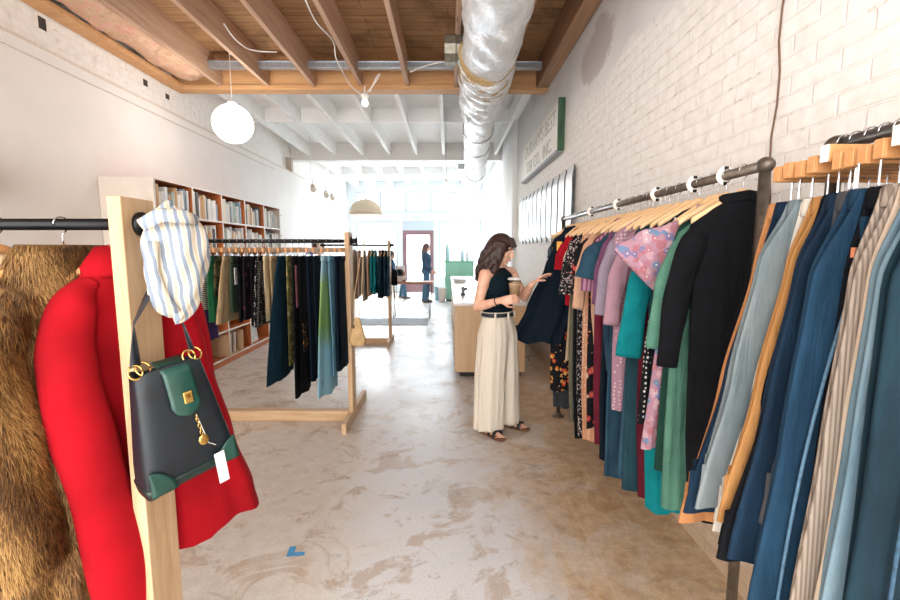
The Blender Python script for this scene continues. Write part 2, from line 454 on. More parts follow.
Y0, Y1 = YF, YF + .14
wf = MB()
wf.box((XL - .2, Y0, 3.5), (XR + .2, Y1, ZT))            # head
wf.box((-3.2, Y0, 2.5), (1.14, Y1, 2.82))          # band over windows
wf.box((XL - .2, Y0, 0), (-3.2, Y1, 3.5))
wf.box((-1.76, Y0, 0), (-1.58, Y1, 2.5)); wf.box((-.5, Y0, 0), (-.3, Y1, 2.5)); wf.box((1.14, Y0, 0), (XR + .2, Y1, 3.5))
wf.box((-3.2, Y0, 0), (-1.76, Y1, .5)); wf.box((-.3, Y0, 0), (1.14, Y1, .5))
struct(wf.build('wall_far', M_front))
struct(MB().box((-1.58, Y0 + .02, 2.18), (-.5, Y1 - .02, 2.5)).build('wall_far_transom', M_mull))
def window(n, x0, x1, z0, z1):
    fr = MB(); t = .05
    fr.box((x0, Y0 + .03, z0), (x0 + t, Y0 + .1, z1)); fr.box((x1 - t, Y0 + .03, z0), (x1, Y0 + .1, z1))
    fr.box((x0 + t, Y0 + .03, z0), (x1 - t, Y0 + .1, z0 + t)); fr.box((x0 + t, Y0 + .03, z1 - t), (x1 - t, Y0 + .1, z1))
    r = struct(fr.build('window_%d' % n, M_mull))
    MB().box((x0 + t, Y0 + .06, z0 + t), (x1 - t, Y0 + .066, z1 - t)).build('pane', M_glass, r)
xs = [-3.2, -2.33, -1.46, -.59, .28, 1.14]
for i in range(5): window(i + 1, xs[i], xs[i + 1], 2.82, 3.5)
window(6, -3.2, -1.76, .5, 2.5); window(7, -.3, 1.14, .5, 2.5)
# door
M_maroon = plain('maroon_door_paint', '#86656a', .4, 0, .06)
d = MB(); d.box((-1.58, Y0 + .02, 0), (-1.5, Y0 + .12, 2.18)); d.box((-.58, Y0 + .02, 0), (-.5, Y0 + .12, 2.18)); d.box((-1.5, Y0 + .02, 2.1), (-.58, Y0 + .12, 2.18))
dr = struct(d.build('door_1', M_maroon))
l = MB(); l.box((-1.5, Y0 + .04, .01), (-1.44, Y0 + .09, 2.1)); l.box((-.64, Y0 + .04, .01), (-.58, Y0 + .09, 2.1)); l.box((-1.44, Y0 + .04, 2.02), (-.64, Y0 + .09, 2.1)); l.box((-1.44, Y0 + .04, .01), (-.64, Y0 + .09, .34))
l.build('door_leaf', M_maroon, dr)
MB().box((-1.44, Y0 + .06, .34), (-.64, Y0 + .066, 2.02)).build('pane', M_glass, dr)
MB().tube([(-1.44, Y0 + .04, .95), (-1.44, Y0 - .02, .98), (-1.44, Y0 - .02, 1.2), (-1.44, Y0 + .04, 1.23)], .012).build('door_handle', M_chrome, dr)

# sidewalk outside
struct(MB().box((-9, YF + .2, -.12), (7, YF + 7, -.02)).build('sidewalk', plain('pale_pavement', '#d8dadd', .9, 0, .05, 6)))

def text_mesh(name, body, size, M, mat, parent, extr=.002, sx=1.0):
    cu = bpy.data.curves.new(name, 'FONT'); cu.body = body; cu.size = size; cu.extrude = extr; cu.align_x = 'CENTER'
    to = bpy.data.objects.new('tmp', cu); COL.objects.link(to)
    dg = bpy.context.evaluated_depsgraph_get(); me = bpy.data.meshes.new_from_object(to.evaluated_get(dg))
    bpy.data.objects.remove(to)
    me.transform(M @ Matrix.Diagonal((sx, 1, 1, 1))); me.name = name
    me.materials.clear(); me.materials.append(mat)
    ob = bpy.data.objects.new(name, me); COL.objects.link(ob); ob.parent = parent; return ob

ex = thing('exit_sign', 'green lettered exit sign over the street door', 'sign', (-1.04, Y0 - .03, 2.62))
MB().box((-.17, 0, -.08), (.17, .025, .1)).build('housing', M_white, ex, bevel=.006)
text_mesh('lettering', 'EXIT', .16, Matrix.Translation((0, -.003, -.05)) @ Matrix(((1, 0, 0, 0), (0, 0, -1, 0), (0, 1, 0, 0), (0, 0, 0, 1))), emit('exit_green', '#3fd48c', 1.2), ex)

# ------------------------------------------------------------------ hand painted sign on the brick wall
sg = thing('wall_sign', 'long cream painted shop sign with green end board high on brick wall', 'sign', (XR, 6.15, 2.6))
MB().box((-.06, -1.13, 0), (-.005, 1.17, .53)).build('board', plain('cream_sign_board', '#efeae0', .6, 0, .06), sg, bevel=.004)
MB().box((-.075, -1.165, -.01), (-.003, -1.13, .55)).build('end_board', wood('green_board', '#1f3d29', '#38603f', axis_stretch=(1, 1, .15)), sg, bevel=.004)
MB().box((-.085, -1.13, -.03), (-.003, 1.19, 0)).build('bottom_rail', plain('grey_sign_rail', '#8f9092', .5), sg, bevel=.003)
TXT = Matrix(((0, 0, -1, -.062), (-1, 0, 0, 0), (0, 1, 0, 0), (0, 0, 0, 1)))
M_let = plain('faded_grey_lettering', '#bdbbb6', .6)
text_mesh('lettering', "DURHAM'S BEST", .25, Matrix.Translation((0, 0, .31)) @ TXT, M_let, sg, sx=1.08)
text_mesh('lettering', "TER CO.  INC.", .23, Matrix.Translation((0, 0, .06)) @ TXT, M_let, sg, sx=1.15)

# ------------------------------------------------------------------ skate decks in a row on the brick wall
M_deck_w = plain('white_deck_face', '#e9eef1', .35, 0, .02)
M_deck_e = plain('dark_deck_edge', '#596066', .5)
ordn = ['first', 'second', 'third', 'fourth', 'fifth', 'sixth', 'seventh', 'eighth', 'ninth', 'tenth', 'eleventh']
def deck_mb():
    m = MB(); n = 28; rows = []
    for i in range(n + 1):
        s = i / n; z = 1.60 + .76 * s
        e = min(s, 1 - s); wv = .125 * min(1, math.sqrt(max(e, .0) / .09)) if e < .09 else .118
        wv = max(wv, .012)
        k = max(0, (.16 - e) / .16); off = .045 - .038 * k ** 1.6   # kicked ends bend back to the wall
        rows.append((z, wv, off))
    front = [[(-off - .006, -w, z), (-off - .006, w, z)] for z, w, off in rows]
    back = [[(-off + .006, -w, z), (-off + .006, w, z)] for z, w, off in rows]
    m.loft(front, closed=False); m.cur = 1
    m.loft(back, closed=False)
    for side in (0, 1):
        m.loft([[a[side], b[side]] for a, b in zip(front, back)], closed=False)
    return m
deck_me = None
for i in range(11):
    y = 4.58 + i * .296
    if deck_me is None:
        o = deck_mb().build('skate_deck', [M_deck_w, M_deck_e]); deck_me = o.data
    else:
        o = bpy.data.objects.new('skate_deck', deck_me); COL.objects.link(o)
    o.location = (XR, y, 0)
    tag(o, 'white skateboard deck on brick wall, %s in row from green sign end' % ordn[i], 'skateboard deck', 'skate decks on the brick wall')
    MB().box((-.039, -.02, 1.9), (.004, .02, 1.94)).build('wall_bracket', M_chrome, o)

# thin cable down the brick
pts = [Vector((XR - .006, 1.78 + .012 * math.sin(k * 1.7), 2.9 - k * .12)) for k in range(12)]
tag(MB().tube(pts, .004, 6).build('wall_cable', plain('brown_cable', '#6b4f3e', .6)), 'thin brown cable running down the white brick wall', 'cable')

# ------------------------------------------------------------------ ceiling duct
def foil_mat():
    t = NT('duct_foil'); v = t.coord()
    n = t.noise(t.coord(scale=(1, .5, 1)), 7, 6, .7, 1.2); n2 = t.noise(v, 30, 4, .6)
    w = t.n.new('ShaderNodeTexWave'); w.bands_direction = 'Y'; w.inputs['Scale'].default_value = 9; w.inputs['Distortion'].default_value = 3; w.inputs['Detail'].default_value = 3
    t.link(v, w.inputs['Vector'])
    col = t.ramp(n, [(.3, lin('#cfd2d6')), (.6, lin('#eff0f2')), (.75, lin('#d9cfc0'))])
    nb = t.bump(n, .7, .05); nb = t.bump(n2, .35, .012, nb); nb = t.bump(w.outputs['Fac'], .25, .012, nb)
    return t.fin(col, .38, .4, nb)
M_foil = foil_mat()
M_fibre = plain('tan_fibreglass', '#b39a6f', .95, 0, .4, 60, .5)
dt = thing('air_duct', 'foil wrapped air duct slung under the joists', 'air duct', (.4, 4, 3.3))
def ductpart(name, path, rad, mat, n=40, rough=.012, seed=0):
    rr = random.Random(seed); m = MB(); rings = []
    N = 46
    for i in range(N + 1):
        s = i / N; k = s * (len(path) - 1); j = min(int(k), len(path) - 2); f = k - j
        p = Vector(path[j]).lerp(Vector(path[j + 1]), f); r = rad[j] + (rad[j + 1] - rad[j]) * f
        ring = []
        for q in range(n):
            a = 2 * PI * q / n
            rr2 = r + rough * (math.sin(3 * a + s * 23 + seed) * .6 + math.sin(7 * a - s * 41) * .4 + .7 * math.sin(s * 60 + math.sin(2 * a) * 2))
            ring.append(p + Vector((rr2 * math.cos(a), 0, rr2 * math.sin(a))) - Vector((.4, 4, 3.3)))
        rings.append(ring)
    return m.loft(rings).build(name, mat, dt, smooth=True)
ductpart('duct_section', [(.33, YB, 3.29), (.35, 2.9, 3.29), (.38, 4.3, 3.27)], [.25, .255, .24], M_foil, rough=.012, seed=1)
ductpart('fibre_wrap', [(.36, 4.2, 3.275), (.38, 4.75, 3.28)], [.252, .25], M_fibre, rough=.014, seed=3)
ductpart('duct_section', [(.37, 4.3, 3.27), (.39, 4.95, 3.28), (.41, 5.75, 3.29), (.415, 5.85, 3.3)], [.265, .262, .255, .22], M_foil, rough=.016, seed=5)
ductpart('duct_section', [(.41, 5.8, 3.29), (.5, 8, 3.26), (.6, 10.0, 3.24)], [.215, .22, .225], M_foil, rough=.006, seed=9)
for y in (6.7, 7.6, 8.6): 
    x = .41 + (y - 5.8) * .043
    MB().lathe((x - .4, y - 4, -.01 - (y - 5.8) * .012), [(.218, -.012), (.229, -.006), (.229, .006), (.218, .012)], 32, 'Y').build('band_clamp', M_chrome, dt, smooth=True)
MB().lathe((.2, 5.98, -.06), [(.225, -.06), (.245, -.05), (.245, .05), (.18, .055), (.18, -.03)], 32, 'Y').build('end_collar', plain('galvanised', '#a9adb1', .4, .8), dt, smooth=True)
bc = MB().lathe((-.3, .35, .06), [(.01, -.13), (.13, -.13), (.13, -.03), (.12, -.02), (.12, .06)], 10, 'X').build('branch_collar', plain('dull_steel', '#8d8a7d', .5, .7, .2), dt)
MB().cbox((-.2, .35, .06), (.2, .16, .15)).build('branch_stub', M_foil, dt, bevel=.02)
MB().cbox((-.1, 5.85, .0), (.16, .12, .12)).build('damper_box', plain('galvanised', '#a9adb1', .4, .8), dt, bevel=.006)
for y in (2.0, 4.05, 7.2, 9.2):
    x = .35 + max(0, y - 4) * .035
    MB().box((x - .4 - .225 + .0, y - 4 - .01, 0), (x - .4 - .215, y - 4 + .01, .5)).build('hanger_strap', M_chrome, dt)

# galvanised strips above the header, one per bay
M_galv = plain('galvanised_strip', '#b9c2cb', .35, .75)
bays = [(-2.848, -2.302), (-2.258, -1.712), (-1.668, -1.122), (-1.078, -.532), (-.488, .08), (.74, 1.123)]
bn = ['first', 'second', 'third', 'fourth', 'fifth', 'sixth']
for i, (a, b) in enumerate(bays):
    m = MB(); m.box((a, 5.52, 3.655), (b, 5.6, 3.72)); m.box((a, 5.5, 3.72), (b, 5.62, 3.726))
    o = m.build('metal_strip', M_galv, bevel=.002)
    tag(o, 'shiny metal strip above the timber header, in the %s joist bay from the lined wall' % bn[i], 'metal strip', 'metal strips between the joists')

# pink insulation batt along the left wall
m = MB(); rings = []
for i in range(60):
    y = YB + (5.6 - YB) * i / 59
    ring = []
    for q in range(16):
        a = 2 * PI * q / 16
        r = 1 + .12 * math.sin(y * 9 + 3 * a) + .1 * math.sin(y * 23 + 2 * a) + .07 * rnd.uniform(-1, 1)
        ring.append((-3.13 + .23 * math.cos(a) * r, y, 3.67 + .13 * math.sin(a) * r))
    rings.append(ring)
t = NT('insulation_paper'); v = t.coord(); n = t.noise(v, 6, 6, .7, 1.4)
M_ins = t.fin(t.ramp(n, [(.3, lin('#d29a70')), (.5, lin('#e6c3a0')), (.62, lin('#e8a996')), (.75, lin('#ead8c0'))]), .6, 0, t.bump(n, .9, .06))
o = m.loft(rings).build('insulation_batt', M_ins, smooth=True)
tag(o, 'pink and tan insulation batt stuffed beside first joist along the upper wall', 'insulation')

# ------------------------------------------------------------------ pendants
def cord(name, a, b, r, mat, parent): return MB().cyl(a, b, r, 6).build(name, mat, parent)
M_cordw = plain('white_cord', '#e6e4df', .5)
M_globe = emit('lit_globe', '#fffaf4', 9); M_globe2 = emit('dim_lit_globe', '#fffaf4', 2.5)
p = at(233, 124, 5.2)
gl = thing('globe_pendant', 'white paper globe lamp hanging in front of timber header', 'pendant lamp', p)
MB().ell((0, 0, 0), (.215, .215, .21), None, 32, 20).build('globe', M_globe, gl, smooth=True)
MB().lathe((0, 0, .205), [(.05, 0), (.05, .03), (.02, .05)], 16).build('cap', M_white, gl, smooth=True)
cord('cord', (0, 0, .28), (0, 0, 3.8 - p.z), .004, M_cordw, gl)
p = at(467, 206, 10.8)
gl = thing('globe_pendant', 'white paper globe lamp hanging past the open end of duct', 'pendant lamp', p)
MB().ell((0, 0, 0), (.38, .38, .38), None, 32, 20).build('globe', M_globe2, gl, smooth=True)
MB().lathe((0, 0, .37), [(.05, 0), (.05, .03), (.02, .05)], 16).build('cap', M_white, gl, smooth=True)
cord('cord', (0, 0, .4), (0, 0, 3.86 - p.z), .004, M_cordw, gl)
p = at(365, 103, 5.75)
bb = thing('bare_bulb', 'lit bare bulb in a porcelain socket under the timber header', 'light bulb', p)
MB().ell((0, 0, 0), (.042, .042, .045), None, 20, 14).build('bulb', emit('lit_bulb', '#fff6e0', 3), bb, smooth=True)
MB().lathe((0, 0, .04), [(.02, 0), (.035, .015), (.05, .04), (.055, .06)], 20).build('socket', M_white, bb, smooth=True)
cord('stem', (0, 0, .1), (0, 0, 3.53 - p.z), .008, M_white, bb)
p = at(446, 187, 8.2)
bb = thing('bulb_pendant', 'small warm bulb pendant on long cord near duct end', 'pendant lamp', p)
MB().ell((0, 0, 0), (.08, .08, .085), None, 20, 14).build('bulb', emit('warm_bulb', '#fff0d2', 1.5), bb, smooth=True)
MB().cyl((0, 0, .08), (0, 0, .14), .025, 12).build('socket', M_white, bb, smooth=True)
cord('cord', (0, 0, .14), (0, 0, 3.86 - p.z), .006, plain('grey_cord', '#a8abae', .5), bb)
# woven basket lamp
p = at(366, 213, 11)
bl = thing('basket_pendant', 'woven straw dome lamp hanging above the far clothes rack', 'pendant lamp', p)
t = NT('woven_straw'); v = t.coord()
w1 = t.n.new('ShaderNodeTexWave'); w1.bands_direction = 'Z'; w1.inputs['Scale'].default_value = 22; t.link(v, w1.inputs['Vector'])
M_straw = t.fin(t.ramp(w1.outputs['Fac'], [(.2, lin('#d9c6a8')), (.7, lin('#f0e4cf'))]), .8, 0, t.bump(w1.outputs['Fac'], .4, .01))
prof = [(.4 * math.sin(a), .36 * math.cos(a) - .02) for a in [R(90 - 90 * i / 12) for i in range(12)]] + [(.03, .345)]
prof = prof + [(r * .97, h - .012) for r, h in reversed(prof)]
MB().lathe((0, 0, 0), prof, 36).build('shade', M_straw, bl, smooth=True)
MB().ell((0, 0, .13), (.06, .06, .06), None, 14, 10).build('bulb', M_globe2, bl, smooth=True)
cord('cord', (0, 0, .19), (0, 0, 3.86 - p.z), .005, M_cordw, bl)
# track light
a = at(311, 178, 9.6); b = at(333, 190, 11.6)
tk = thing('track_light', 'white track light with three can heads along the lined wall', 'track light', a)
MB().tube([Vector(), b - a], .018, 4).build('track', M_white, tk)
for k, hx in enumerate((.05, .62, .93)):
    q = (b - a) * hx; hz = Vector((.03, -.04, -.13))
    h = MB().cyl(q + Vector((0, 0, -.01)), q + Vector((0, 0, -.12)), .01, 6).cyl(q + Vector((-.02, .08, -.14)), q + Vector((.03, -.06, -.24)), .05, 14, .062).build('lamp_head', plain('can_cream', '#d8cdbd', .5), tk)
cord('cord', (0, 0, 0), (0, 0, 3.86 - a.z), .006, M_cordw, tk)
cord('cord', b - a, b - a + Vector((0, 0, 3.86 - b.z)), .006, M_cordw, tk)

# loose white cables on the joists
def cable(px, Ys, label, r=.007):
    P = [at(x, y, Y) for (x, y), Y in zip(px, Ys)]
    out = []
    for i in range(len(P) - 1):
        p0, p1, p2, p3 = P[max(i - 1, 0)], P[i], P[i + 1], P[min(i + 2, len(P) - 1)]
        for k in range(6):
            t = k / 6
            out.append(.5 * ((2 * p1) + (p2 - p0) * t + (2 * p0 - 5 * p1 + 4 * p2 - p3) * t * t + (3 * p1 - p0 - 3 * p2 + p3) * t ** 3))
    out.append(P[-1])
    tag(MB().tube(out, r, 6).build('white_cable', M_cordw), label, 'cable', 'loose cables on the ceiling timbers')
cable([(303, -6), (316, 22), (333, 41), (336, 58), (345, 76), (352, 87), (362, 95)], [3.75, 4.3, 4.8, 5.0, 5.4, 5.6, 5.78], 'white cable looping down joist side to the bare bulb')
cable([(366, 94), (374, 84), (380, 74), (376, 78), (370, 92)], [5.78, 5.6, 5.45, 5.5, 5.78], 'white cable looped beside the bare bulb socket')
cable([(224, 24), (236, 40), (252, 50), (277, 52)], [4.4, 4.8, 5.1, 5.2], 'slack white cable strung between two joists near the globe lamp')
cable([(410, 72), (425, 66), (440, 62)], [5.3, 5.2, 4.6], 'white cable running to the duct branch collar')
# ================================================================== FURNITURE
# ------------------------------------------------------------------ bookshelf along the lined wall
M_shelf = wood('orange_shelf_wood', '#bf6634', '#d58349', axis_stretch=(1, 1, .08), knots=False)
M_shelf_w = plain('shelf_white_edge', '#e6e1da', .5, 0, .03)
M_shelf_side = plain('shelf_side_panel', '#dfd6cc', .6, 0, .04, 8)
bs = thing('bookshelf', 'long orange wood bookshelf with pale edges along the lined wall', 'bookshelf', (-3.175, 6.1, 0))
SX0, SX1 = -.27, .27; SY0, SY1 = -1.62, 1.62; ST = 2.22; SB = .1
MB().box((SX0, SY0 - .03, 0), (SX1, SY0, ST)).build('side_panel', M_shelf_side, bs, bevel=.003)
MB().box((SX0, SY1, 0), (SX1, SY1 + .03, ST)).build('side_panel', M_shelf_side, bs, bevel=.003)
MB().box((SX0, SY0, SB), (SX0 + .02, SY1, ST - .02)).build('back_panel', M_shelf, bs)
MB().box((SX0, SY0, 0), (SX1 - .02, SY1, SB - .02)).build('plinth', M_shelf, bs)
cw = (SY1 - SY0) / 5; rh = (ST - SB) / 6
for i in range(1, 5):
    y = SY0 + cw * i
    MB().box((SX0 + .02, y - .012, SB), (SX1 - .006, y + .012, ST - .02)).build('divider', M_shelf, bs)
    MB().box((SX1 - .006, y - .012, SB), (SX1, y + .012, ST - .02)).build('edge_strip', M_shelf_w, bs)
for r in range(7):
    z = SB + rh * r
    z0, z1 = (z - .022, z) if r < 6 else (ST - .02, ST)
    for i in range(5) if 0 < r < 6 else [None]:
        y0, y1 = (SY0 + cw * i + .012, SY0 + cw * (i + 1) - .012) if i is not None else (SY0, SY1)
        MB().box((SX0 + .02, y0, z0), (SX1 - .006, y1, z1)).build('shelf', M_shelf, bs)
        MB().box((SX1 - .006, y0, z0), (SX1, y1, z1)).build('edge_strip', M_shelf_w, bs)
BOOKC = [('white', '#efece8'), ('cream', '#e6dcc9'), ('pale grey', '#d3d6d8'), ('slate blue', '#8ba0b0'), ('dusty green', '#a8bab2'), ('tan', '#cfa980'), ('charcoal', '#5a5a5c'), ('white', '#f2f0ed'), ('cream', '#e9e1d2'), ('white', '#efece8'), ('pale grey', '#d9dbdc')]
BM = {n: plain('book_' + n.replace(' ', '_'), c, .6, 0, .05) for n, c in BOOKC}
M_pages = plain('book_pages', '#efe8da', .8, 0, .04)
def book(x, y, z, th, h, dp, mat, tilt):
    m = MB(); m.cur = 0
    m.box((-dp, -th / 2, 0), (0, -th / 2 + .003, h)); m.box((-dp, th / 2 - .003, 0), (0, th / 2, h))
    # rounded spine towards the room
    ring = [(.006 * math.cos(a) - .001, (th / 2) * math.sin(a)) for a in [R(-90 + 30 * k) for k in range(7)]]
    m.loft([[(p[0], p[1], zz) for p in ring] + [(-.004, th / 2 - .001, zz), (-.004, -th / 2 + .001, zz)] for zz in (0, h)])
    m.cur = 1; m.box((-dp + .006, -th / 2 + .003, .004), (-.004, th / 2 - .003, h - .005))
    o = m.build('book', [mat, M_pages]); o.location = (x, y, z); o.rotation_euler = (tilt, 0, 0); return o
rown = {5: 'top', 4: 'second', 3: 'third'}
coln = ['first', 'second', 'third', 'fourth', 'fifth']
br = random.Random(3)
for r in (5, 4, 3):
    for c in range(5):
        y = 6.1 + SY0 + cw * c + .03; yend = 6.1 + SY0 + cw * (c + 1) - .06
        end = yend - br.uniform(0, .12)
        while y < end:
            th = br.uniform(.022, .05); n, _ = br.choice(BOOKC); h = br.uniform(.2, .3)
            if br.random() < .06: y += .03
            tl = -.1 if br.random() < .08 else 0
            if y + th > yend: break
            o = book(-3.175 + SX1 - br.uniform(.004, .025), y + th / 2, SB + rh * r + .001, th, h, br.uniform(.15, .2), BM[n], 0)
            tag(o, '%s book on bookshelf %s row, %s compartment from its bare end panel' % (n, rown[r], coln[c]), 'book', 'books in the %s row, %s compartment' % (rown[r], coln[c]))
            y += th + .002
# low things in the bottom row
cr = thing('wooden_crate', 'open pine crate holding records in the bottom of the bookshelf', 'crate', (-3.04, 5.9, SB + .002))
for q, (lo, hi) in {'floor_board': ((-.16, -.21, 0), (.16, .21, .015)), 'side_board': ((-.16, -.21, .015), (.16, -.195, .29)), 'side_board.': ((-.16, .195, .015), (.16, .21, .29)), 'back_board': ((-.16, -.195, .015), (-.145, .195, .29))}.items():
    MB().box(lo, hi).build(q.strip('.'), M_pine, cr, bevel=.003)
for k in range(7):
    n = ['white', 'tan', 'cream', 'charcoal', 'tan', 'pale grey', 'white'][k]
    o = MB().box((-.13, -.004, 0), (.12, .004, .26)).build('record_sleeve', BM[n]); o.location = (-3.04, 5.78 + k * .028, SB + .02); o.rotation_euler = (-.08, 0, 0)
    tag(o, '%s record sleeve standing in pine crate at bottom of bookshelf' % n, 'record', 'records in the pine crate')
pc = thing('framed_print', 'white print with pale blue drawing leaning in bottom row of bookshelf', 'picture', (-2.98, 6.62, SB + .002), 0)
pc.rotation_euler = (0, -.12, 0)
MB().box((-.012, -.2, 0), (0, .2, .3)).build('board', M_white, pc, bevel=.002)
t = NT('pale_blue_print'); v = t.coord(); n = t.noise(v, 14, 3)
MB().box((0, -.17, .03), (.002, .17, .27)).build('print', t.fin(t.ramp(n, [(.42, lin('#eef0ee')), (.5, lin('#b9d3dc')), (.6, lin('#eceae6'))]), .6), pc)
# small display beyond the shelf
sh = thing('wall_shelf', 'small white ladder shelf hung on the lined wall past the bookshelf', 'shelf', (XL, 8.55, 1.72))
for y in (-.16, .16):
    MB().box((0, y - .012, 0), (.03, y + .012, .52)).build('upright', M_white, sh, bevel=.003)
for z in (.05, .44):
    MB().box((.03, -.2, z), (.2, .2, z + .02)).build('shelf_board', plain('grey_board', '#b9b5ae', .6), sh, bevel=.002)
tb = thing('display_table', 'low white display table along the lined wall past the bookshelf', 'table', (-3.1, 9.6, 0))
MB().box((-.28, -.9, 1.12), (.28, .9, 1.15)).build('table_top', M_white, tb, bevel=.004)
for x in (-.25, .25):
    for y in (-.86, .86): MB().box((x - .02, y - .02, 0), (x + .02, y + .02, 1.12)).build('leg', M_white, tb, bevel=.002)
o = thing('blue_vase', 'small round blue vase on the white display table', 'vase', (-2.98, 9.55, 1.151))
MB().lathe((0, 0, 0), [(.05, 0), (.1, .06), (.12, .16), (.08, .28), (.05, .32), (.06, .36)], 24).build('body', plain('cobalt_glaze', '#5868a8', .2), o, smooth=True)
MB().lathe((0, 0, .36), [(.06, 0), (.065, .012), (.05, .016)], 24).build('rim', M_white, o, smooth=True)
o = thing('gift_box', 'red upright box with dark lid on the white display table', 'box', (-2.95, 10.1, 1.151), .2)
MB().box((-.13, -.13, 0), (.13, .13, .42)).build('box_body', plain('coral_red', '#c9635a', .5), o, bevel=.006)
MB().box((-.14, -.14, .42), (.14, .14, .5)).build('lid', plain('dark_lid', '#5a4750', .5), o, bevel=.006)

# ------------------------------------------------------------------ sales counter
ct = thing('sales_counter', 'plywood sales counter with long white top behind the shopper', 'counter', (.45, 7.6, 0), 0)
M_ply = wood('pale_plywood', '#d3ae86', '#e2c39f', axis_stretch=(1, 1, .12), knots=False)
MB().box((-.37, -2.55, .07), (.45, 2.5, .86)).build('body', M_ply, ct, bevel=.003)
MB().box((-.31, -2.47, 0), (.42, 2.45, .07)).build('toe_kick', plain('dark_toe_kick', '#2b2a2c', .7), ct)
MB().box((-.385, -2.565, .86), (.46, 2.52, .895)).build('worktop', plain('white_laminate', '#eceae6', .3, 0, .02), ct, bevel=.004)
def dark_item(name, label, cat, x, y, s, mat): 
    o = thing(name, label, cat, (x, y, .897)); return o
o = dark_item('card_reader', 'small dark card reader on the white counter top', 'card reader', .25, 6.75, 1, 0)
MB().box((-.05, -.08, 0), (.05, .08, .03)).build('body', plain('dark_plastic', '#3a4046', .4), o, bevel=.01)
MB().box((-.035, -.01, .03), (.035, .06, .033)).build('screen', plain('grey_screen', '#7f8a90', .2), o)
o = dark_item('tape_dispenser', 'rounded grey tape dispenser on counter beside the shopper', 'dispenser', .2, 5.9, 1, 0)
MB().lathe((0, 0, .06), [(.02, -.02), (.06, -.02), (.06, .02), (.02, .02)], 20, 'X').build('roll', plain('grey_roll', '#8e8b88', .4), o, smooth=True)
MB().box((-.03, -.09, 0), (.03, .08, .03)).build('base', plain('dark_plastic', '#3a4046', .4), o, bevel=.01)
for k in range(3):
    o = MB().box((-.11, -.16, 0), (.11, .16, .02)).build('paper_bag', M_white, bevel=.002); o.location = (.22, 8.3, .897 + k * .0215); o.rotation_euler = (0, 0, .1 * k)
    tag(o, 'flat white paper bag stacked on the far end of counter', 'paper bag', 'paper bags stacked on the counter')
# green cabinet past the counter, bins and potted things by the window
M_green = plain('sea_green_paint', '#86bda8', .5, 0, .06)
gc = thing('green_cabinet', 'sea green cabinet standing past the counter by street window', 'cabinet', (.33, 13.0, 0))
MB().box((-.42, -.22, .06), (.42, .22, 1.15)).build('body', M_green, gc, bevel=.006)
MB().box((-.44, -.24, 1.15), (.44, .24, 1.19)).build('cabinet_top', M_green, gc, bevel=.006)
MB().box((-.38, -.18, 0), (.38, .2, .06)).build('plinth', plain('dark_toe_kick', '#2b2a2c', .7), gc)
for s in (-1, 1):
    dd = MB().box((min(.01 * s, .4 * s), -.235, .1), (max(.01 * s, .4 * s), -.22, 1.12)).build('door', M_green, gc, bevel=.004)
    MB().cyl((.05 * s, -.235, .62), (.05 * s, -.26, .62), .014, 10).build('knob', M_chrome, dd)
def bottle(x, y, z, h, r, mat, label):
    o = thing('bottle', label, 'bottle', (x, y, z), 0, 'bottles on the green cabinet')
    MB().lathe((0, 0, 0), [(r * .9, 0), (r, .01), (r, h * .62), (r * .35, h * .76), (r * .33, h * .93)], 16).build('body', mat, o, smooth=True)
    MB().lathe((0, 0, h * .93), [(r * .4, 0), (r * .4, h * .07), (.002, h * .07)], 12).build('cap', M_white, o, smooth=True)
bottle(-.02, 12.95, 1.191, .62, .07, plain('pale_aqua_glass', '#a9cfd4', .2), 'tall pale aqua bottle on the corner of green cabinet')
bottle(.42, 12.95, 1.191, .4, .06, plain('pale_blue_glass', '#bcd4e2', .2), 'short pale blue bottle on the green cabinet')
bottle(.57, 12.95, 1.191, .34, .05, plain('pale_grey_glass', '#ccd3d6', .2), 'short clear grey bottle on the green cabinet')
for k, (x, c, lab) in enumerate([(-.3, '#8fb3bf', 'pale blue storage bin on floor beside the green cabinet'), (-.17, '#d9cdc2', 'cream storage bin on floor beside the green cabinet')]):
    o = thing('storage_bin', lab, 'bin', (x, 13.2 - .5 * k, 0))
    m = MB().lathe((0, 0, 0), [(.09, 0), (.115, .4), (.12, .42), (.105, .42), (.085, .02), (.002, .02)], 20); m.build('tub', plain('bin_%d' % k, c, .5), o, smooth=True)
    MB().lathe((0, 0, .41), [(.12, 0), (.128, .008), (.12, .02), (.112, .01)], 20).build('rim', M_white, o, smooth=True)

# ------------------------------------------------------------------ table in front of the street door
tt = thing('console_table', 'narrow wood table on black hairpin legs before street door', 'table', (-.8, 9.75, 0))
MB().box((-.48, -.22, .76), (.48, .22, .81)).build('table_top', wood('reddish_table_wood', '#a8735f', '#c0907a', axis_stretch=(.1, 1, 1), knots=False), tt, bevel=.004)
for sx in (-1, 1):
    for sy in (-1, 1):
        MB().tube([(sx * .44, sy * .18, .76), (sx * .4, sy * .17, .0), (sx * .39, sy * .16, .0), (sx * .36, sy * .18, .76)], .005, 6).build('leg', M_black, tt)
o = thing('small_speaker', 'small white square speaker with dark ring on console table', 'speaker', (-1.06, 9.72, .811))
MB().box((-.1, -.06, 0), (.1, .06, .34)).build('cabinet', M_white, o, bevel=.008)
MB().lathe((0, -.062, .2), [(.035, .002), (.04, -.01), (.075, -.012), (.08, .002)], 24, 'Y').build('ring', plain('dark_ring', '#39424a', .4), o, smooth=True)
o = thing('amber_bottle', 'amber bottle with cream label on console table', 'bottle', (-.96, 9.62, .811))
MB().lathe((0, 0, 0), [(.033, 0), (.036, .01), (.036, .15), (.014, .19), (.013, .23)], 18).build('body', plain('amber_glass', '#a5623c', .2), o, smooth=True)
MB().lathe((0, 0, .04), [(.0365, 0), (.037, .002), (.037, .09), (.0365, .092)], 18).build('bottle_label', M_tip, o, smooth=True)
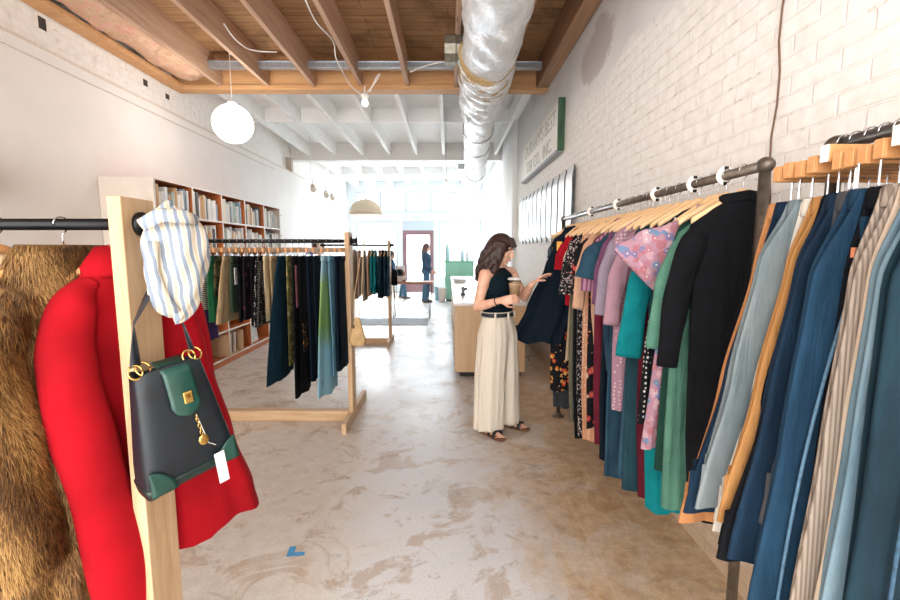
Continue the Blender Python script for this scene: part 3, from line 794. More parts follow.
# rug
m = MB(); m.box((-1.98, 8.7, .001), (-.42, 9.6, .012))
t = NT('grey_blue_rug'); v = t.coord(); n = t.noise(t.coord(scale=(1, 6, 1)), 6, 5, .7)
tag(m.build('floor_rug', t.fin(t.ramp(n, [(.35, lin('#8f9aa8')), (.6, lin('#c2c6ca'))]), .95, 0, t.bump(t.noise(v, 200), .4, .004)), bevel=.004), 'worn grey blue rug on concrete under the console table', 'rug')
# blue tape on the floor
p = at(297, 552, 1); k = EYE / (EYE - p.z); q = Vector((p.x * k, p.y * k, 0))
m = MB(); m.box((-.045, -.03, .0005), (-.012, .045, .0012)); m.box((-.012, -.03, .0005), (.04, -.002, .0012))
o = m.build('floor_tape', plain('blue_tape', '#4590c4', .6)); o.location = q; o.rotation_euler = (0, 0, .12)
tag(o, 'short L-shaped piece of blue masking tape stuck on concrete floor', 'tape')

# ------------------------------------------------------------------ wooden clothes racks
def wood_rack(label, X, Y, left_len, foot0, foot1, rail_z=1.575, ph=1.65, gx=.04):
    """posts at X (street-side end) and X-left_len; rail runs along world X. origin at the near-end post's foot"""
    r = thing('clothes_rack', label, 'clothes rack', (X, Y, 0))
    for dx in (0, -left_len):
        f = MB(); f.box((dx - .02, foot0 - Y, 0), (dx + .02, foot1 - Y, .09)); f.build('foot', M_pine_y, r, bevel=.004)
        MB().box((dx - .02, -.07, .09), (dx + .02, .07, ph)).build('post', M_pine, r, bevel=.003)
    MB().box((-left_len + .02, -.045, 0), (-.02, .045, .09)).build('base_beam', M_pine_h, r, bevel=.004)
    MB().cyl((-left_len - .06, 0, rail_z), (.07, 0, rail_z), .017, 16).build('rail', M_black, r, smooth=True)
    for dx, s in ((.02, 1), (-left_len - .02, -1)):
        MB().lathe((dx, 0, rail_z), [(.02, 0), (.036, .002 * s), (.036, .012 * s), (.022, .016 * s), (.02, .045 * s), (.03, .047 * s), (.03, .058 * s), (.002, .06 * s)], 20, 'X').build('end_cap', M_black, r, smooth=True)
    return r
FR_X, FR_Y = -.93, 1.32
wood_rack('pale pine clothes rack with handbag and striped cap hung on its end', FR_X, FR_Y, 1.5, 1.0, 1.55)
MR_X, MR_Y = -.85, 3.79
wood_rack('pale pine clothes rack full of skirts and trousers, standing in mid floor', MR_X, MR_Y, 1.62, 3.45, 4.34)
BR_X, BR_Y = -.93, 7.0
wood_rack('small pine clothes rack with teal and navy tops beyond the skirt rack', BR_X, BR_Y, 1.1, 6.7, 7.35)

# ------------------------------------------------------------------ black pipe wall racks
WR_X, WR_Z = 1.0, 1.765
def pipe_rack(label, y0, y1, posts, X, Z):
    r = thing('pipe_rack', label, 'clothes rack', (X, (y0 + y1) / 2, 0)); c = (y0 + y1) / 2
    MB().cyl((0, y0 - c, Z), (0, y1 - c, Z), .017, 16).build('rail', M_steelpipe, r, smooth=True)
    for y in posts:
        MB().cyl((0, y - c, .012), (0, y - c, Z), .017, 16).build('post', M_steelpipe, r, smooth=True)
        MB().lathe((0, y - c, 0), [(.055, 0), (.055, .008), (.028, .012), (.024, .035), (.017, .037)], 20).build('floor_flange', M_steelpipe, r, smooth=True)
        MB().ell((0, y - c, Z), (.026, .03, .026)).build('elbow', M_steelpipe, r, smooth=True)
    return r
pipe_rack('long dark pipe rack of dresses and tops along the brick wall', 1.42, 3.85, (1.42, 3.85), WR_X, WR_Z)
pipe_rack('dark pipe rack of jeans beside the dress rack along brick wall', .1, 1.2, (.1, 1.2), 1.03, 1.775)
# ================================================================== GARMENTS
def cloth_mb(rows, fold=.012, waves=3.0, seed=0, n=56, nz=44, sq=.62):
    """closed hanging cloth from rows (z, x_left, x_right, half thickness); folds deepen towards the hem"""
    rr = random.Random(seed); ph = [rr.uniform(0, 6.3) for _ in range(6)]; kk = [rr.uniform(.8, 1.25) for _ in range(3)]
    zt, zb = rows[0][0], rows[-1][0]
    L = zt - zb; rings = []
    T1 = [(r[0], r[1]) for r in rows]; T2 = [(r[0], r[2]) for r in rows]; T3 = [(r[0], r[3]) for r in rows]
    ztab = []
    # denser rows near the top
    for i in range(nz + 1):
        s = i / nz; ztab.append(zt - L * (s ** 1.35))
    for z in ztab:
        a = interp(T1, z); b = interp(T2, z); t = interp(T3, z); s = (zt - z) / L
        g = fold * (min(1, s * 1.6) ** 1.2)
        c = (a + b) / 2; h = (b - a) / 2; ring = []
        for j in range(n):
            th = 2 * PI * j / n
            ct, st = math.cos(th), math.sin(th)
            u = math.copysign(abs(ct) ** sq, ct)
            x = c + h * u
            f = math.sin(waves * kk[0] * PI * u + ph[0] + s * .8) + .55 * math.sin(2.1 * waves * kk[1] * PI * u + ph[1] - s * .6) + .3 * math.sin(3.7 * waves * PI * u + ph[2])
            f2 = math.sin(waves * kk[2] * PI * u + ph[3] - s * .5) + .5 * math.sin(2.3 * waves * PI * u + ph[4])
            y = math.copysign(abs(st) ** .8, st) * t + g * (f if st > 0 else -f2) * .55 * (abs(st) ** .3) + g * .8 * math.sin(1.7 * PI * u * .5 + ph[5] + s)
            zz = z + (g * .5 * math.sin(2 * PI * u + ph[1]) if s > .9 else 0)
            ring.append((x, y, zz))
        rings.append(ring)
    m = MB(); m.loft(rings, True, True, False)
    # turned-in hem so the cloth has an edge
    last = rings[-1]; cx = sum(p[0] for p in last) / n
    inner = [(cx + (p[0] - cx) * .94, p[1] * .7, p[2] + .004) for p in last]
    up = [(cx + (p[0] - cx) * .9, p[1] * .5, p[2] + .12) for p in last]
    m.loft([last, inner, up], True, False, True)
    return m

def sleeve_mb(pts, rn, ry, seed=0, n=20, cuff=True):
    rr = random.Random(seed); P = [Vector(p) for p in pts]; out = []; R1 = []; R2 = []
    K = 8
    for i in range(len(P) - 1):
        p0, p1, p2, p3 = P[max(i - 1, 0)], P[i], P[i + 1], P[min(i + 2, len(P) - 1)]
        for k in range(K):
            t = k / K; s = (i + t) / (len(P) - 1)
            out.append(.5 * ((2 * p1) + (p2 - p0) * t + (2 * p0 - 5 * p1 + 4 * p2 - p3) * t * t + (3 * p1 - p0 - 3 * p2 + p3) * t ** 3))
            w = 1 + .06 * math.sin(s * 17 + seed) + .04 * math.sin(s * 31 + 2 * seed)
            R1.append(lerp(rn[i], rn[i + 1], t) * w); R2.append(lerp(ry[i], ry[i + 1], t) * (1 + .12 * math.sin(s * 23 + seed)))
    out.append(P[-1]); R1.append(rn[-1]); R2.append(ry[-1])
    d = (P[-1] - P[-2]).normalized()
    out.append(P[-1] - d * .002); R1.append(rn[-1] * .85); R2.append(ry[-1] * .75)
    out.append(P[-1] - d * .04); R1.append(rn[-1] * .7); R2.append(ry[-1] * .5)
    m = MB(); m.tube(out, R1, n, R2, up=(0, 1, 0) if False else None)
    return m

def sleeve_xz(pts, rn, ry, seed):
    """tube lying in the garment plane: radius rn in the plane, ry across it"""
    P = [Vector(p) for p in pts]; K = 8; out = []; A = []; B = []
    for i in range(len(P) - 1):
        p0, p1, p2, p3 = P[max(i - 1, 0)], P[i], P[i + 1], P[min(i + 2, len(P) - 1)]
        for k in range(K):
            t = k / K; s = (i + t) / (len(P) - 1)
            out.append(.5 * ((2 * p1) + (p2 - p0) * t + (2 * p0 - 5 * p1 + 4 * p2 - p3) * t * t + (3 * p1 - p0 - 3 * p2 + p3) * t ** 3))
            A.append(lerp(rn[i], rn[i + 1], t) * (1 + .05 * math.sin(s * 19 + seed))); B.append(lerp(ry[i], ry[i + 1], t) * (1 + .15 * math.sin(s * 27 + seed)))
    out.append(P[-1]); A.append(rn[-1]); B.append(ry[-1])
    d = (out[-1] - out[-2]).normalized()
    out += [P[-1] - d * .003, P[-1] - d * .05]; A += [A[-1] * .86, A[-1] * .7]; B += [B[-1] * .7, B[-1] * .45]
    n = 22; rings = []; m = len(out)
    for i in range(m):
        T = (out[min(i + 1, m - 3)] - out[max(min(i, m - 3) - 1, 0)]).normalized()
        N = Vector((-T.z, 0, T.x)) if abs(T.x) + abs(T.z) > 1e-5 else Vector((1, 0, 0)); N.normalize()
        rings.append([out[i] + N * A[i] * math.cos(2 * PI * k / n) + Vector((0, 1, 0)) * B[i] * math.sin(2 * PI * k / n) for k in range(n)])
    return MB().loft(rings)

def top_hanger(loc, yaw, label, group, pale=True, tilt=0):
    h = thing('clothes_hanger', label, 'hanger', loc, yaw, group)
    if tilt: h.rotation_euler = (0, tilt, yaw)
    m = MB(); pts = []; n = 20; rings = []
    for i in range(n + 1):
        u = -1 + 2 * i / n; x = .205 * u
        z = -.08 - .085 * abs(u) ** 1.2 + (.008 if abs(u) < .12 else 0)
        hh = .016 - .005 * abs(u); tt = .0075
        rings.append([(x, tt * math.cos(a), z + hh * math.sin(a)) for a in [2 * PI * k / 10 for k in range(10)]])
    m.loft(rings).build('shoulder_bar', M_hang_l if pale else M_hang, h, smooth=True)
    hook_mb().build('hook', M_chrome, h, smooth=True)
    return h
def hook_mb():
    pts = [(0, 0, -.05), (0, 0, -.02)] + [(.02 * math.sin(a), 0, .002 - .02 * math.cos(a)) for a in [R(x) for x in range(0, 1, 30)]]
    pts = [(0, 0, -.08), (0, 0, -.03), (.012, 0, -.016)] + [(.021 * math.cos(a), 0, .001 + .021 * math.sin(a)) for a in [R(-35 + 25 * k) for k in range(10)]]
    return MB().tube(pts, .0022, 6)
def clip_hanger(loc, yaw, label, group, orange=True, bar=.175, clip=.12, cx=0, drop=0, tipw=False, cl=0):
    h = thing('trouser_hanger', label, 'hanger', loc, yaw, group)
    bt = .011 if orange else .008
    MB().box((-bar + .005, -bt, -.095 - drop), (bar - .005, bt, -.055 - drop)).build('bar', M_hang if orange else M_hang_l, h, bevel=.004)
    for s in (-1, 1):
        MB().box((min(s * (bar - .0055), s * (bar - .001)), -bt, -.0945 - drop), (max(s * (bar - .0055), s * (bar - .001)), bt, -.0555 - drop)).build('bar_tip', M_tip if tipw else M_hang, h, bevel=.003)
    for s in (-1, 1):
        m = MB(); x = cx + s * clip
        m.cyl((x, 0, -.095), (x, 0, -.118 - cl), .0025, 6)
        for q in (-1, 1): m.box((x - .014, min(q * .002, q * .008), -.158 - cl), (x + .014, max(q * .002, q * .008), -.112 - cl))
        m.build('clip', M_chrome, h, bevel=.001)
    hook_mb().build('hook', M_chrome, h, smooth=True)
    return h

def make_top(name, label, cat, loc, yaw, group, mat, hem, sl=-.205, sr=.205, hl=None, hr=None, t=.028, fold=.012, sleeve=None, collar=None, waist=None, seed=0, trim=None, neck=.065, drop=0, waves=3):
    """hanging dress, top or coat. sl/sr shoulder ends, hl/hr hem ends, hem = z relative to the rail"""
    r = thing(name, label, cat, loc, yaw, group)
    hl = sl - .02 if hl is None else hl; hr = sr + .02 if hr is None else hr
    z0 = -.095 + drop; c = (sl + sr) / 2
    rows = [(z0, c - neck * .8, c + neck * .8, t * .55), (z0 - .012, c - neck * 1.25, c + neck * 1.25, t * .75), (z0 - .042, lerp(c, sl, .68), lerp(c, sr, .68), t * .8), (z0 - .078, lerp(c, sl, .93), lerp(c, sr, .93), t * .85), (z0 - .115, sl, sr, t * .9)]
    L = z0 - hem
    if waist:
        rows += [(z0 - .2, sl + .02, sr - .02, t), (z0 - .4, sl + .02 + waist, sr - .02 - waist, t * .85)]
    else:
        rows += [(z0 - min(.3, L * .4), lerp(sl + .015, hl, .25), lerp(sr - .015, hr, .25), t)]
    if L > .7: rows.append((z0 - L * .7, lerp(sl, hl, .62), lerp(sr, hr, .62), t))
    rows.append((hem, hl, hr, t * 1.05))
    cloth_mb(rows, fold, waves, seed).build('body', mat, r, smooth=True)
    if sleeve:
        kind, ln, w = sleeve[:3]; smat = sleeve[3] if len(sleeve) > 3 else mat; ox = sleeve[4] if len(sleeve) > 4 else .02
        for s, e in ((-1, sl), (1, sr)):
            e2 = e - s * .045
            if kind == 'wide' and s < 0:
                pts = [(e2 - s * .04, -.004, z0 - .1), (e + s * .06, -.008, z0 - .185), (e + s * .13, -.012, z0 - .25)]
                m = sleeve_xz(pts, [.055, .1, .125], [t * .9, t * .8, t * .7], seed + s)
            else:
                zs = z0 - .1; ln = ln or .25; w = w or .07
                pts = [(e2 - s * .02, -.002, zs + .008), (e2 + s * .025, -.008, zs - .05), (e + s * ox * .5, -.012, zs - ln * .45), (e + s * ox, -.014, zs - ln)]
                rn = [.03, w * 1.05, w, w * (.8 if kind == 'long' else 1.1)]
                m = sleeve_xz(pts, rn, [t * .8, t * .95, t * .85, t * .75], seed + s)
            m.build('sleeve', smat, r, smooth=True)
    if collar:
        ck, cm = collar
        m = MB(); n = 28; rings = []
        hts = {'roll': [(.0, 1.25, .0), (.022, 1.3, 0), (.03, 1.1, 0), (.02, .85, 0), (0, .8, 0)], 'band': [(-.01, 1.35, 0), (.014, 1.15, 0), (.016, 1.0, 0), (-.004, 1.1, 0)], 'shirt': [(.02, 1.05, 0), (.022, 1.15, 0), (-.018, 1.75, 0), (-.022, 1.6, 0), (.0, 1.0, 0)]}[ck]
        for dz, k, _ in hts:
            rings.append([(c + neck * k * math.cos(a), t * (.7 + .5 * (k - .8)) * 1.1 * math.sin(a), z0 + dz - .012 * abs(math.cos(a))) for a in [2 * PI * j / n for j in range(n)]])
        m.loft(rings, True, False, False).build('collar', cm, r, smooth=True)
    if trim:
        for nm, lo, hi, tm in trim:
            MB().box(lo, hi).build(nm, tm, r, bevel=.002)
    return r

def make_slab(name, label, cat, loc, yaw, group, mat, top, hem, tl, tr, hl, hr, t=.014, layers=2, fold=.006, seed=0, band=True, seam=None, pocket=None, button=None, waves=2.2, bandmat=None, hip=0):
    """trousers or skirt hung by the waist. top/hem z relative to rail; tl..tr waist span, hl..hr hem span"""
    r = thing(name, label, cat, loc, yaw, group); rr = random.Random(seed)
    m = MB()
    for q in range(layers):
        dy = (q - (layers - 1) / 2) * (2 * t + .003); dx = .012 * (q - (layers - 1) / 2) * (1 if layers > 1 else 0)
        rows = [(top, tl, tr, t * .8), (lerp(top, hem, .18), lerp(tl, hl, .18) - hip + dx, lerp(tr, hr, .18) + hip * .5 + dx, t), (lerp(top, hem, .55), lerp(tl, hl, .55) - hip * .5 + dx, lerp(tr, hr, .55) + dx, t), (hem + .012 * q, hl + dx * 2, hr + dx, t * 1.05)]
        cm = cloth_mb(rows, fold, waves, seed + q, 40, 30)
        o0 = len(m.v); m.v += [(x, y + dy, z) for x, y, z in cm.v]; m.f += [tuple(i + o0 for i in f) for f in cm.f]; m.mi += cm.mi
    nm = 'legs' if name in ('jeans', 'trousers') else 'body'
    m.build(nm, mat, r, smooth=True)
    T = (layers * t) + .006
    if band:
        w = MB(); n = 24; rings = []; c = (tl + tr) / 2; h = (tr - tl) / 2 + .003
        for z, k in ((top + .004, .93), (top + .006, 1), (top - .034, 1.02), (top - .036, .95)):
            rings.append([(c + h * k * math.copysign(abs(math.cos(a)) ** .6, math.cos(a)), T * k * math.copysign(abs(math.sin(a)) ** .8, math.sin(a)), z) for a in [2 * PI * j / n for j in range(n)]])
        w.loft(rings, True, False, False).build('waistband', bandmat or mat, r, smooth=True)
        if name == 'jeans':
            for fx in (.12, .5, .85):
                x = lerp(tl, tr, fx); MB().box((x - .005, -T - .004, top - .042), (x + .005, -T - .0005, top + .004)).build('belt_loop', mat, r, bevel=.001)
    if seam:
        sm, fx = seam
        pts = []
        for i in range(14):
            s = .05 + .94 * i / 13; z = lerp(top, hem, s); x = lerp(lerp(tl, hl, s) - hip * math.sin(PI * s) * .7, lerp(tr, hr, s), fx)
            pts.append((x, -T - .0035, z))
        MB().tube(pts, .0035, 6).build('side_seam', sm, r, smooth=True)
    if pocket:
        fx, pz = pocket; x = lerp(lerp(tl, hl, .12), lerp(tr, hr, .12), fx)
        MB().loft([[(x - .06, y, top - pz), (x + .06, y, top - pz), (x + .056, y, top - pz - .11), (x, y, top - pz - .14), (x - .056, y, top - pz - .11)] for y in (-T - .006, -T + .004)]).build('pocket', mat, r, bevel=.001)
    if button:
        x = lerp(lerp(tl, hl, .3), lerp(tr, hr, .3), button[0]); z = lerp(top, hem, button[1])
        MB().lathe((x, -T - .004, z), [(.002, -.004), (.008, -.004), (.008, .003), (.002, .004)], 14, 'Y').build('button', M_tip, r, smooth=True)
    return r

# ------------------------------------------------------------------ dress rack on the brick wall
G1 = 'dresses and tops on the long wall rack'; H1 = 'wooden hangers on the long wall rack'
def zrel(px, py, Y, Z): return at(px, py, Y).z - Z
def xrel(px, py, Y, X): return at(px, py, Y).x - X
K = {}
def W(Y, kind, label, short, mat, hempx, sh=-.205, sleeve=None, collar=None, yaw=None, t=.026, fold=.019, waist=None, hw=.2, cat=None, trim=None, pale=True, dx=0, drop=None, hanglabel=None, seed=None):
    hx, hy = hempx; loc = (WR_X + dx, Y, WR_Z)
    hl = xrel(hx, hy, Y - .02, WR_X + dx); hem = zrel(hx, hy, Y - .02, WR_Z)
    hl = max(-.42, min(-.1, hl)); y = rnd.uniform(-.09, .06) if yaw is None else yaw
    drop = rnd.choice((0, -.004, -.03)) if drop is None else drop
    sd = int(Y * 100) if seed is None else seed
    top_hanger(loc, y, hanglabel or ('pale wooden hanger holding the ' + short), H1, pale).scale = (min(1, -sh / .205 * .93), 1, 1)
    return make_top(kind, label, cat or kind.replace('_', ' '), loc, y, G1, mat, hem, sl=sh, sr=.19, hl=hl, hr=min(.24, hl + 2 * hw), t=t, fold=fold, sleeve=sleeve, collar=collar, waist=waist, seed=sd, trim=trim, drop=drop)

F_blk = fabric('black_knit', '#15161a', '#0b0b0d'); F_sage = fabric('sage_green_cloth', '#5d8c79', '#3f6a5c')
F_kim = floral('pink_blue_floral', '#b48a9a', ['#b97e8c', '#7089a8', '#c9a0a8', '#8379a0', '#b3737c', '#c8a6b2'], 32, .52, '#e6cfc8')
F_dot = dots('black_white_dots', '#15161b', '#d9d6d0', 48, .24); F_teal = fabric('teal_cloth', '#0f8288', '#0a6168')
F_burg = fabric('burgundy_cloth', '#5f1c2b', '#431220'); F_dt = denim('dark_teal_denim', '#1f4452', '#33606e')
F_mauve = fabric('mauve_pink_cloth', '#b78f9c', '#977382'); F_dust = dots('dusty_pink_flowers', '#a98393', '#d9c2c0', 52, .27)
F_db = denim('mid_blue_denim', '#2c4f66', '#44728a'); F_plum = fabric('plum_cloth', '#7d5272', '#5d3a56')
F_lb = denim('light_blue_denim', '#5d7f90', '#86a5b2'); F_pstr = stripes('pink_stripe', '#b98498', '#7f4f6b', 14, 'X', .3)
F_wine = fabric('wine_cloth', '#6e2334', '#501724'); F_peach = fabric('peach_cloth', '#d6a98d', '#bd8d72')
F_rose = floral('black_red_roses', '#121318', ['#121318', '#121318', '#b5423c', '#121318', '#c9564a', '#d8b49a', '#121318'], 22, .42, '#d98a70')
F_bwf = floral('black_cream_floral', '#17171b', ['#c9b9b3', '#17171b', '#b79c9c', '#d3c9c2'], 62, .36, '#8f5f62')
F_bei = fabric('beige_cloth', '#c9b393', '#ab9374'); F_olive = fabric('olive_grey_cloth', '#6d6a58', '#525041')
F_cream = fabric('cream_cloth', '#dccab0', '#c2ae92'); F_red = fabric('bright_red_cloth', '#b81c2c', '#8f1220')
F_navy = fabric('navy_cloth', '#0f1d2b', '#0a131e', rough=.8); F_or = floral('black_orange_flowers', '#14141a', ['#14141a', '#d0762f', '#c4502a', '#14141a', '#e0a35c'], 24, .42, '#f0d090')
F_dgrey = fabric('dark_grey_cloth', '#3f4248', '#2b2d32'); F_peachdot = dots('peach_dots', '#d19a78', '#edd2bd', 60, .26)

F_petrol0 = fabric('forest_green_cloth', '#23463c', '#173029'); F_lilac = fabric('grey_lilac_cloth', '#9d8f9f', '#7d7080')
W(1.52, 'dress', 'long black dress with roll neck and long sleeves, closest to rack corner post', 'black roll neck dress', F_blk, (692, 522), sh=-.175, sleeve=('long', .48, .045, F_blk, .05), collar=('roll', F_blk), yaw=-.06, hw=.19, fold=.01)
W(1.61, 'dress', 'sage green long-sleeved dress, hung next to the black roll neck dress', 'sage green dress', F_sage, (664, 509), sh=-.18, sleeve=('long', .4, .042, F_sage, .06), collar=('shirt', F_sage))
W(1.70, 'dress', 'pink and blue floral dress with wide kimono sleeves', 'floral kimono-sleeved dress', F_kim, (645, 452), sh=-.145, sleeve=('wide', 0, 0), collar=('band', F_kim), yaw=-.1, hw=.17)
W(1.78, 'dress', 'black dress with tiny white dots showing under the floral kimono sleeve', 'white-dotted black dress', F_dot, (640, 425), sh=-.17)
W(1.86, 'dress', 'long teal dress with bell sleeves hanging below everything around it', 'long teal dress', F_teal, (648, 512), sh=-.16, sleeve=('short', .5, .05, F_teal, .06), collar=('band', F_teal))
W(1.94, 'dress', 'burgundy dress whose ragged hem shows under the teal dress', 'burgundy dress', F_burg, (640, 500), sh=-.17)
W(2.02, 'dress', 'long dark teal denim dress hung behind the teal one', 'dark teal denim dress', F_dt, (622, 488), sh=-.17, fold=.015)
W(2.10, 'blouse', 'mauve pink blouse with gathered long sleeves', 'mauve pink blouse', F_mauve, (634, 330), sh=-.165, sleeve=('long', .4, .045, F_mauve, .05), collar=('band', F_mauve), cat='blouse')
W(2.18, 'dress', 'long dusty pink dress with small pale flowers', 'dusty pink flowered dress', F_dust, (613, 412), sh=-.18)
W(2.26, 'dress', 'mid blue denim button dress reaching below the dusty pink one', 'mid blue denim dress', F_db, (605, 478), sh=-.17, fold=.014)
W(2.34, 'top', 'plum purple short top between blue denim and striped shirt', 'plum purple top', F_plum, (624, 318), sh=-.16, sleeve=('long', .36, .04, F_plum, .04))
W(2.42, 'shirt', 'faded blue denim shirt with turned short sleeves', 'faded denim shirt', F_lb and F_db, (608, 372), sh=-.17, sleeve=('short', .2, .07, F_db, .05), collar=('shirt', F_db))
W(2.50, 'shirt', 'pink and plum striped shirt beside the denim shirt', 'striped pink shirt', F_pstr, (612, 322), sh=-.15, sleeve=('short', .3, .06, F_pstr, .04), collar=('shirt', F_pstr))
W(2.58, 'dress', 'wine red dress mostly covered by the striped shirt', 'wine red dress', F_wine, (599, 446), sh=-.16)
W(2.66, 'blouse', 'peach long-sleeved blouse beside the rose print dress', 'peach blouse', F_peach, (602, 345), sh=-.165, sleeve=('long', .42, .042, F_peach, .05), collar=('band', F_peach))
W(2.75, 'dress', 'black dress printed with large red roses', 'rose print dress', F_rose, (590, 428), sh=-.14, sleeve=('short', .22, .06, F_rose, .03))
W(2.83, 'dress', 'peach dotted dress whose hem peeks out by the rose print dress', 'peach dotted dress', F_peachdot, (594, 441), sh=-.15)
W(2.91, 'dress', 'black dress with dense cream flowers and short sleeves', 'cream flowered black dress', F_bwf, (582, 436), sh=-.16, sleeve=('short', .36, .06, F_bwf, .04))
W(2.99, 'dress', 'plain black dress hung behind the cream flowered one', 'plain black dress', F_blk, (577, 438), sh=-.17)
W(3.06, 'dress', 'light blue denim dress with short sleeves', 'light blue denim dress', F_lb, (574, 408), sh=-.12, sleeve=('short', .3, .05, F_lb, .03), fold=.014)
W(3.13, 'dress', 'olive grey dress reaching lower than the beige one', 'olive grey dress', F_olive, (570, 422), sh=-.15)
W(3.20, 'tunic', 'cream short-sleeved tunic hung near the red top', 'cream tunic', F_cream, (576, 330), sh=-.09, sleeve=('short', .16, .05, F_cream, .025), collar=('band', F_cream))
W(3.27, 'dress', 'beige straight dress hung behind the cream tunic', 'beige straight dress', F_bei, (566, 360), sh=-.08, sleeve=('short', .2, .04, F_peach, .015))
W(3.34, 'top', 'bright red short-sleeved top beside the pulled-out navy dress', 'bright red top', F_red, (570, 305), sh=-.125, sleeve=('short', .22, .045, F_red, .025))
W(1.66, 'dress', 'dark forest green dress squeezed between sage dress and floral one', 'forest green dress', F_petrol0, (656, 470), sh=-.15)
W(2.06, 'dress', 'indigo blue dress hem showing between denim dress and mauve blouse', 'indigo blue dress', F_db, (617, 478), sh=-.14)
W(2.22, 'cardigan', 'grey lilac cardigan tucked behind dusty pink flowered dress', 'grey lilac cardigan', F_lilac, (616, 350), sh=-.17, sleeve=('long', .4, .04, F_lilac, .05))
W(2.46, 'dress', 'navy blue dress hem showing under the striped pink shirt', 'navy dress under the striped shirt', F_navy, (601, 460), sh=-.14)
W(2.62, 'skirt', 'beige long skirt hung between the wine red dress and peach blouse', 'beige long skirt', F_bei, (597, 405), sh=-.12)
W(2.95, 'tunic', 'dusty blue tunic between the cream flowered and plain black dresses', 'dusty blue tunic', F_lb, (580, 372), sh=-.15, sleeve=('short', .3, .045, F_lb, .03))
# the dress the shopper pulls out
loc = (WR_X, 3.42, WR_Z)
h = top_hanger(loc, -.38, 'wooden hanger swung out with the navy dress', H1, True)
hem = zrel(525, 350, 3.25, WR_Z)
nd = make_top('dress', 'navy blue dress pulled out from rack by the shopper', 'dress', loc, -.38, G1, F_navy, hem, sl=-.17, sr=.12, hl=-.52, hr=-.1, t=.03, fold=.024, seed=55, collar=('band', F_navy), waves=2.4,
    trim=[('price_tag', (-.15, -.05, -.27), (-.11, -.046, -.2), plain('orange_tag', '#e0a23c', .6))])
W(3.56, 'dress', 'black dress with orange flowers along its hem, behind the navy dress', 'orange flowered black dress', F_or, (551, 391), sh=-.16)
W(3.64, 'dress', 'dark grey dress at the far end of the wall rack', 'dark grey dress', F_dgrey, (558, 408), sh=-.16)
W(3.72, 'top', 'dusty blue top at the far end of wall rack', 'dusty blue top', F_lb, (560, 300), sh=-.11, sleeve=('short', .14, .04, F_lb, .02))

# white size rings on the dress rail
for k, (y, a, b) in enumerate([(1.62, 'black roll neck', 'sage green'), (1.82, 'white-dotted', 'teal'), (2.14, 'mauve', 'dusty pink'), (2.62, 'wine red', 'peach'), (3.10, 'light blue denim', 'olive grey')]):
    o = thing('size_ring', 'white printed size ring on the rail between the %s and %s clothes' % (a, b), 'size divider', (WR_X, y, WR_Z), 0, 'size rings on the wall rail')
    MB().lathe((0, 0, 0), [(.0185, -.002), (.034, -.002), (.034, .002), (.0185, .002)], 24, 'Y').build('ring', M_tip, o)
    for dz in (.027, -.027): MB().box((-.008, -.0032, dz - .006), (.008, -.002, dz + .006)).build('size_mark', M_black, o)

# ------------------------------------------------------------------ jeans rack
G2 = 'jeans and trousers on the short wall rack'; H2 = 'trouser hangers on the short wall rack'
JX_, JZ = 1.03, 1.775
D_gr = denim('grey_blue_denim', '#8fa3aa', '#bac5c6', .3); D_nv = denim('navy_denim', '#16304a', '#264a68'); D_md = denim('medium_blue_denim', '#1d4260', '#356487')
D_lt = denim('pale_blue_denim', '#7a9fb4', '#a9c4d0', .3); D_tl = denim('deep_teal_denim', '#183443', '#2a4f5f'); D_bk = fabric('black_denim', '#14161b', '#0c0d10')
T_must = fabric('mustard_twill', '#bd8a55', '#a67542', 10); T_org = fabric('tan_orange_twill', '#c98d5c', '#b07545', 10); T_crm = fabric('cream_twill', '#ddccb8', '#cbb8a2', 10)
T_cord = stripes('taupe_corduroy', '#b0a193', '#8b7d71', 42, 'X', .35, 0, .2); T_gry = fabric('charcoal_twill', '#55565a', '#3f4045', 10); T_wht = fabric('offwhite_twill', '#e3dcd0', '#cfc6b8', 10)
M_stitch = plain('stitched_seam', '#4f7088', .9, 0, .2, 90)
M_stitch2 = plain('dark_stitched_seam', '#2f4c61', .9, 0, .3, 90)
def J(Y, kind, label, short, mat, tpx, hpx, w=(.24, .27), t=.011, layers=2, fold=.006, hip=.03, **kw):
    tx, ty = tpx; hx, hy = hpx
    Yf = Y - .02
    top = -.16; tl = at(tx, ty, Yf).x - JX_; P = at(hx, hy, Yf); hl = P.x - JX_; hem = P.z - JZ
    clip_hanger((JX_, Y, JZ), 0, 'orange wood trouser hanger with steel clips holding the ' + short, H2, True, clip=.07, cx=tl + w[0] / 2, drop=(0, -.018, .004)[int(Y * 1000) % 3], tipw=int(Y * 1000) % 3 == 1, cl=.035)
    return make_slab(kind, label, 'jeans' if kind == 'jeans' else 'trousers', (JX_, Y, JZ), 0, G2, mat, top, hem, tl, tl + w[0], hl, hl + w[1], t, layers, fold, int(Y * 1000), hip=hip, **kw)
J(1.175, 'trousers', 'tan orange trousers, only their edge showing beside the rack post', 'tan orange trousers', T_org, (775, 232), (684, 523), hip=.0)
J(1.14, 'jeans', 'navy jeans hung between the tan orange trousers and the grey-blue jeans', 'navy jeans by the tan trousers', D_nv, (785, 200), (688, 512), hip=.0, pocket=(.3, .06))
J(1.10, 'jeans', 'faded grey-blue jeans with pale wide leg', 'faded grey-blue jeans', D_gr, (797, 203), (700, 508), hip=.035, seam=(M_stitch2, .2), pocket=(.4, .07))
J(1.065, 'trousers', 'off-white trousers whose hem shows below the grey-blue jeans', 'off-white trousers', T_wht, (812, 205), (717, 532), hip=.0)
J(1.03, 'trousers', 'mustard tan twill trousers with a button near the hip', 'mustard tan trousers', T_must, (822, 205), (722, 522), hip=.02, button=(.12, .25))
J(.995, 'jeans', 'black jeans hung behind the mustard trousers', 'black jeans', D_bk, (833, 205), (722, 560), hip=.01)
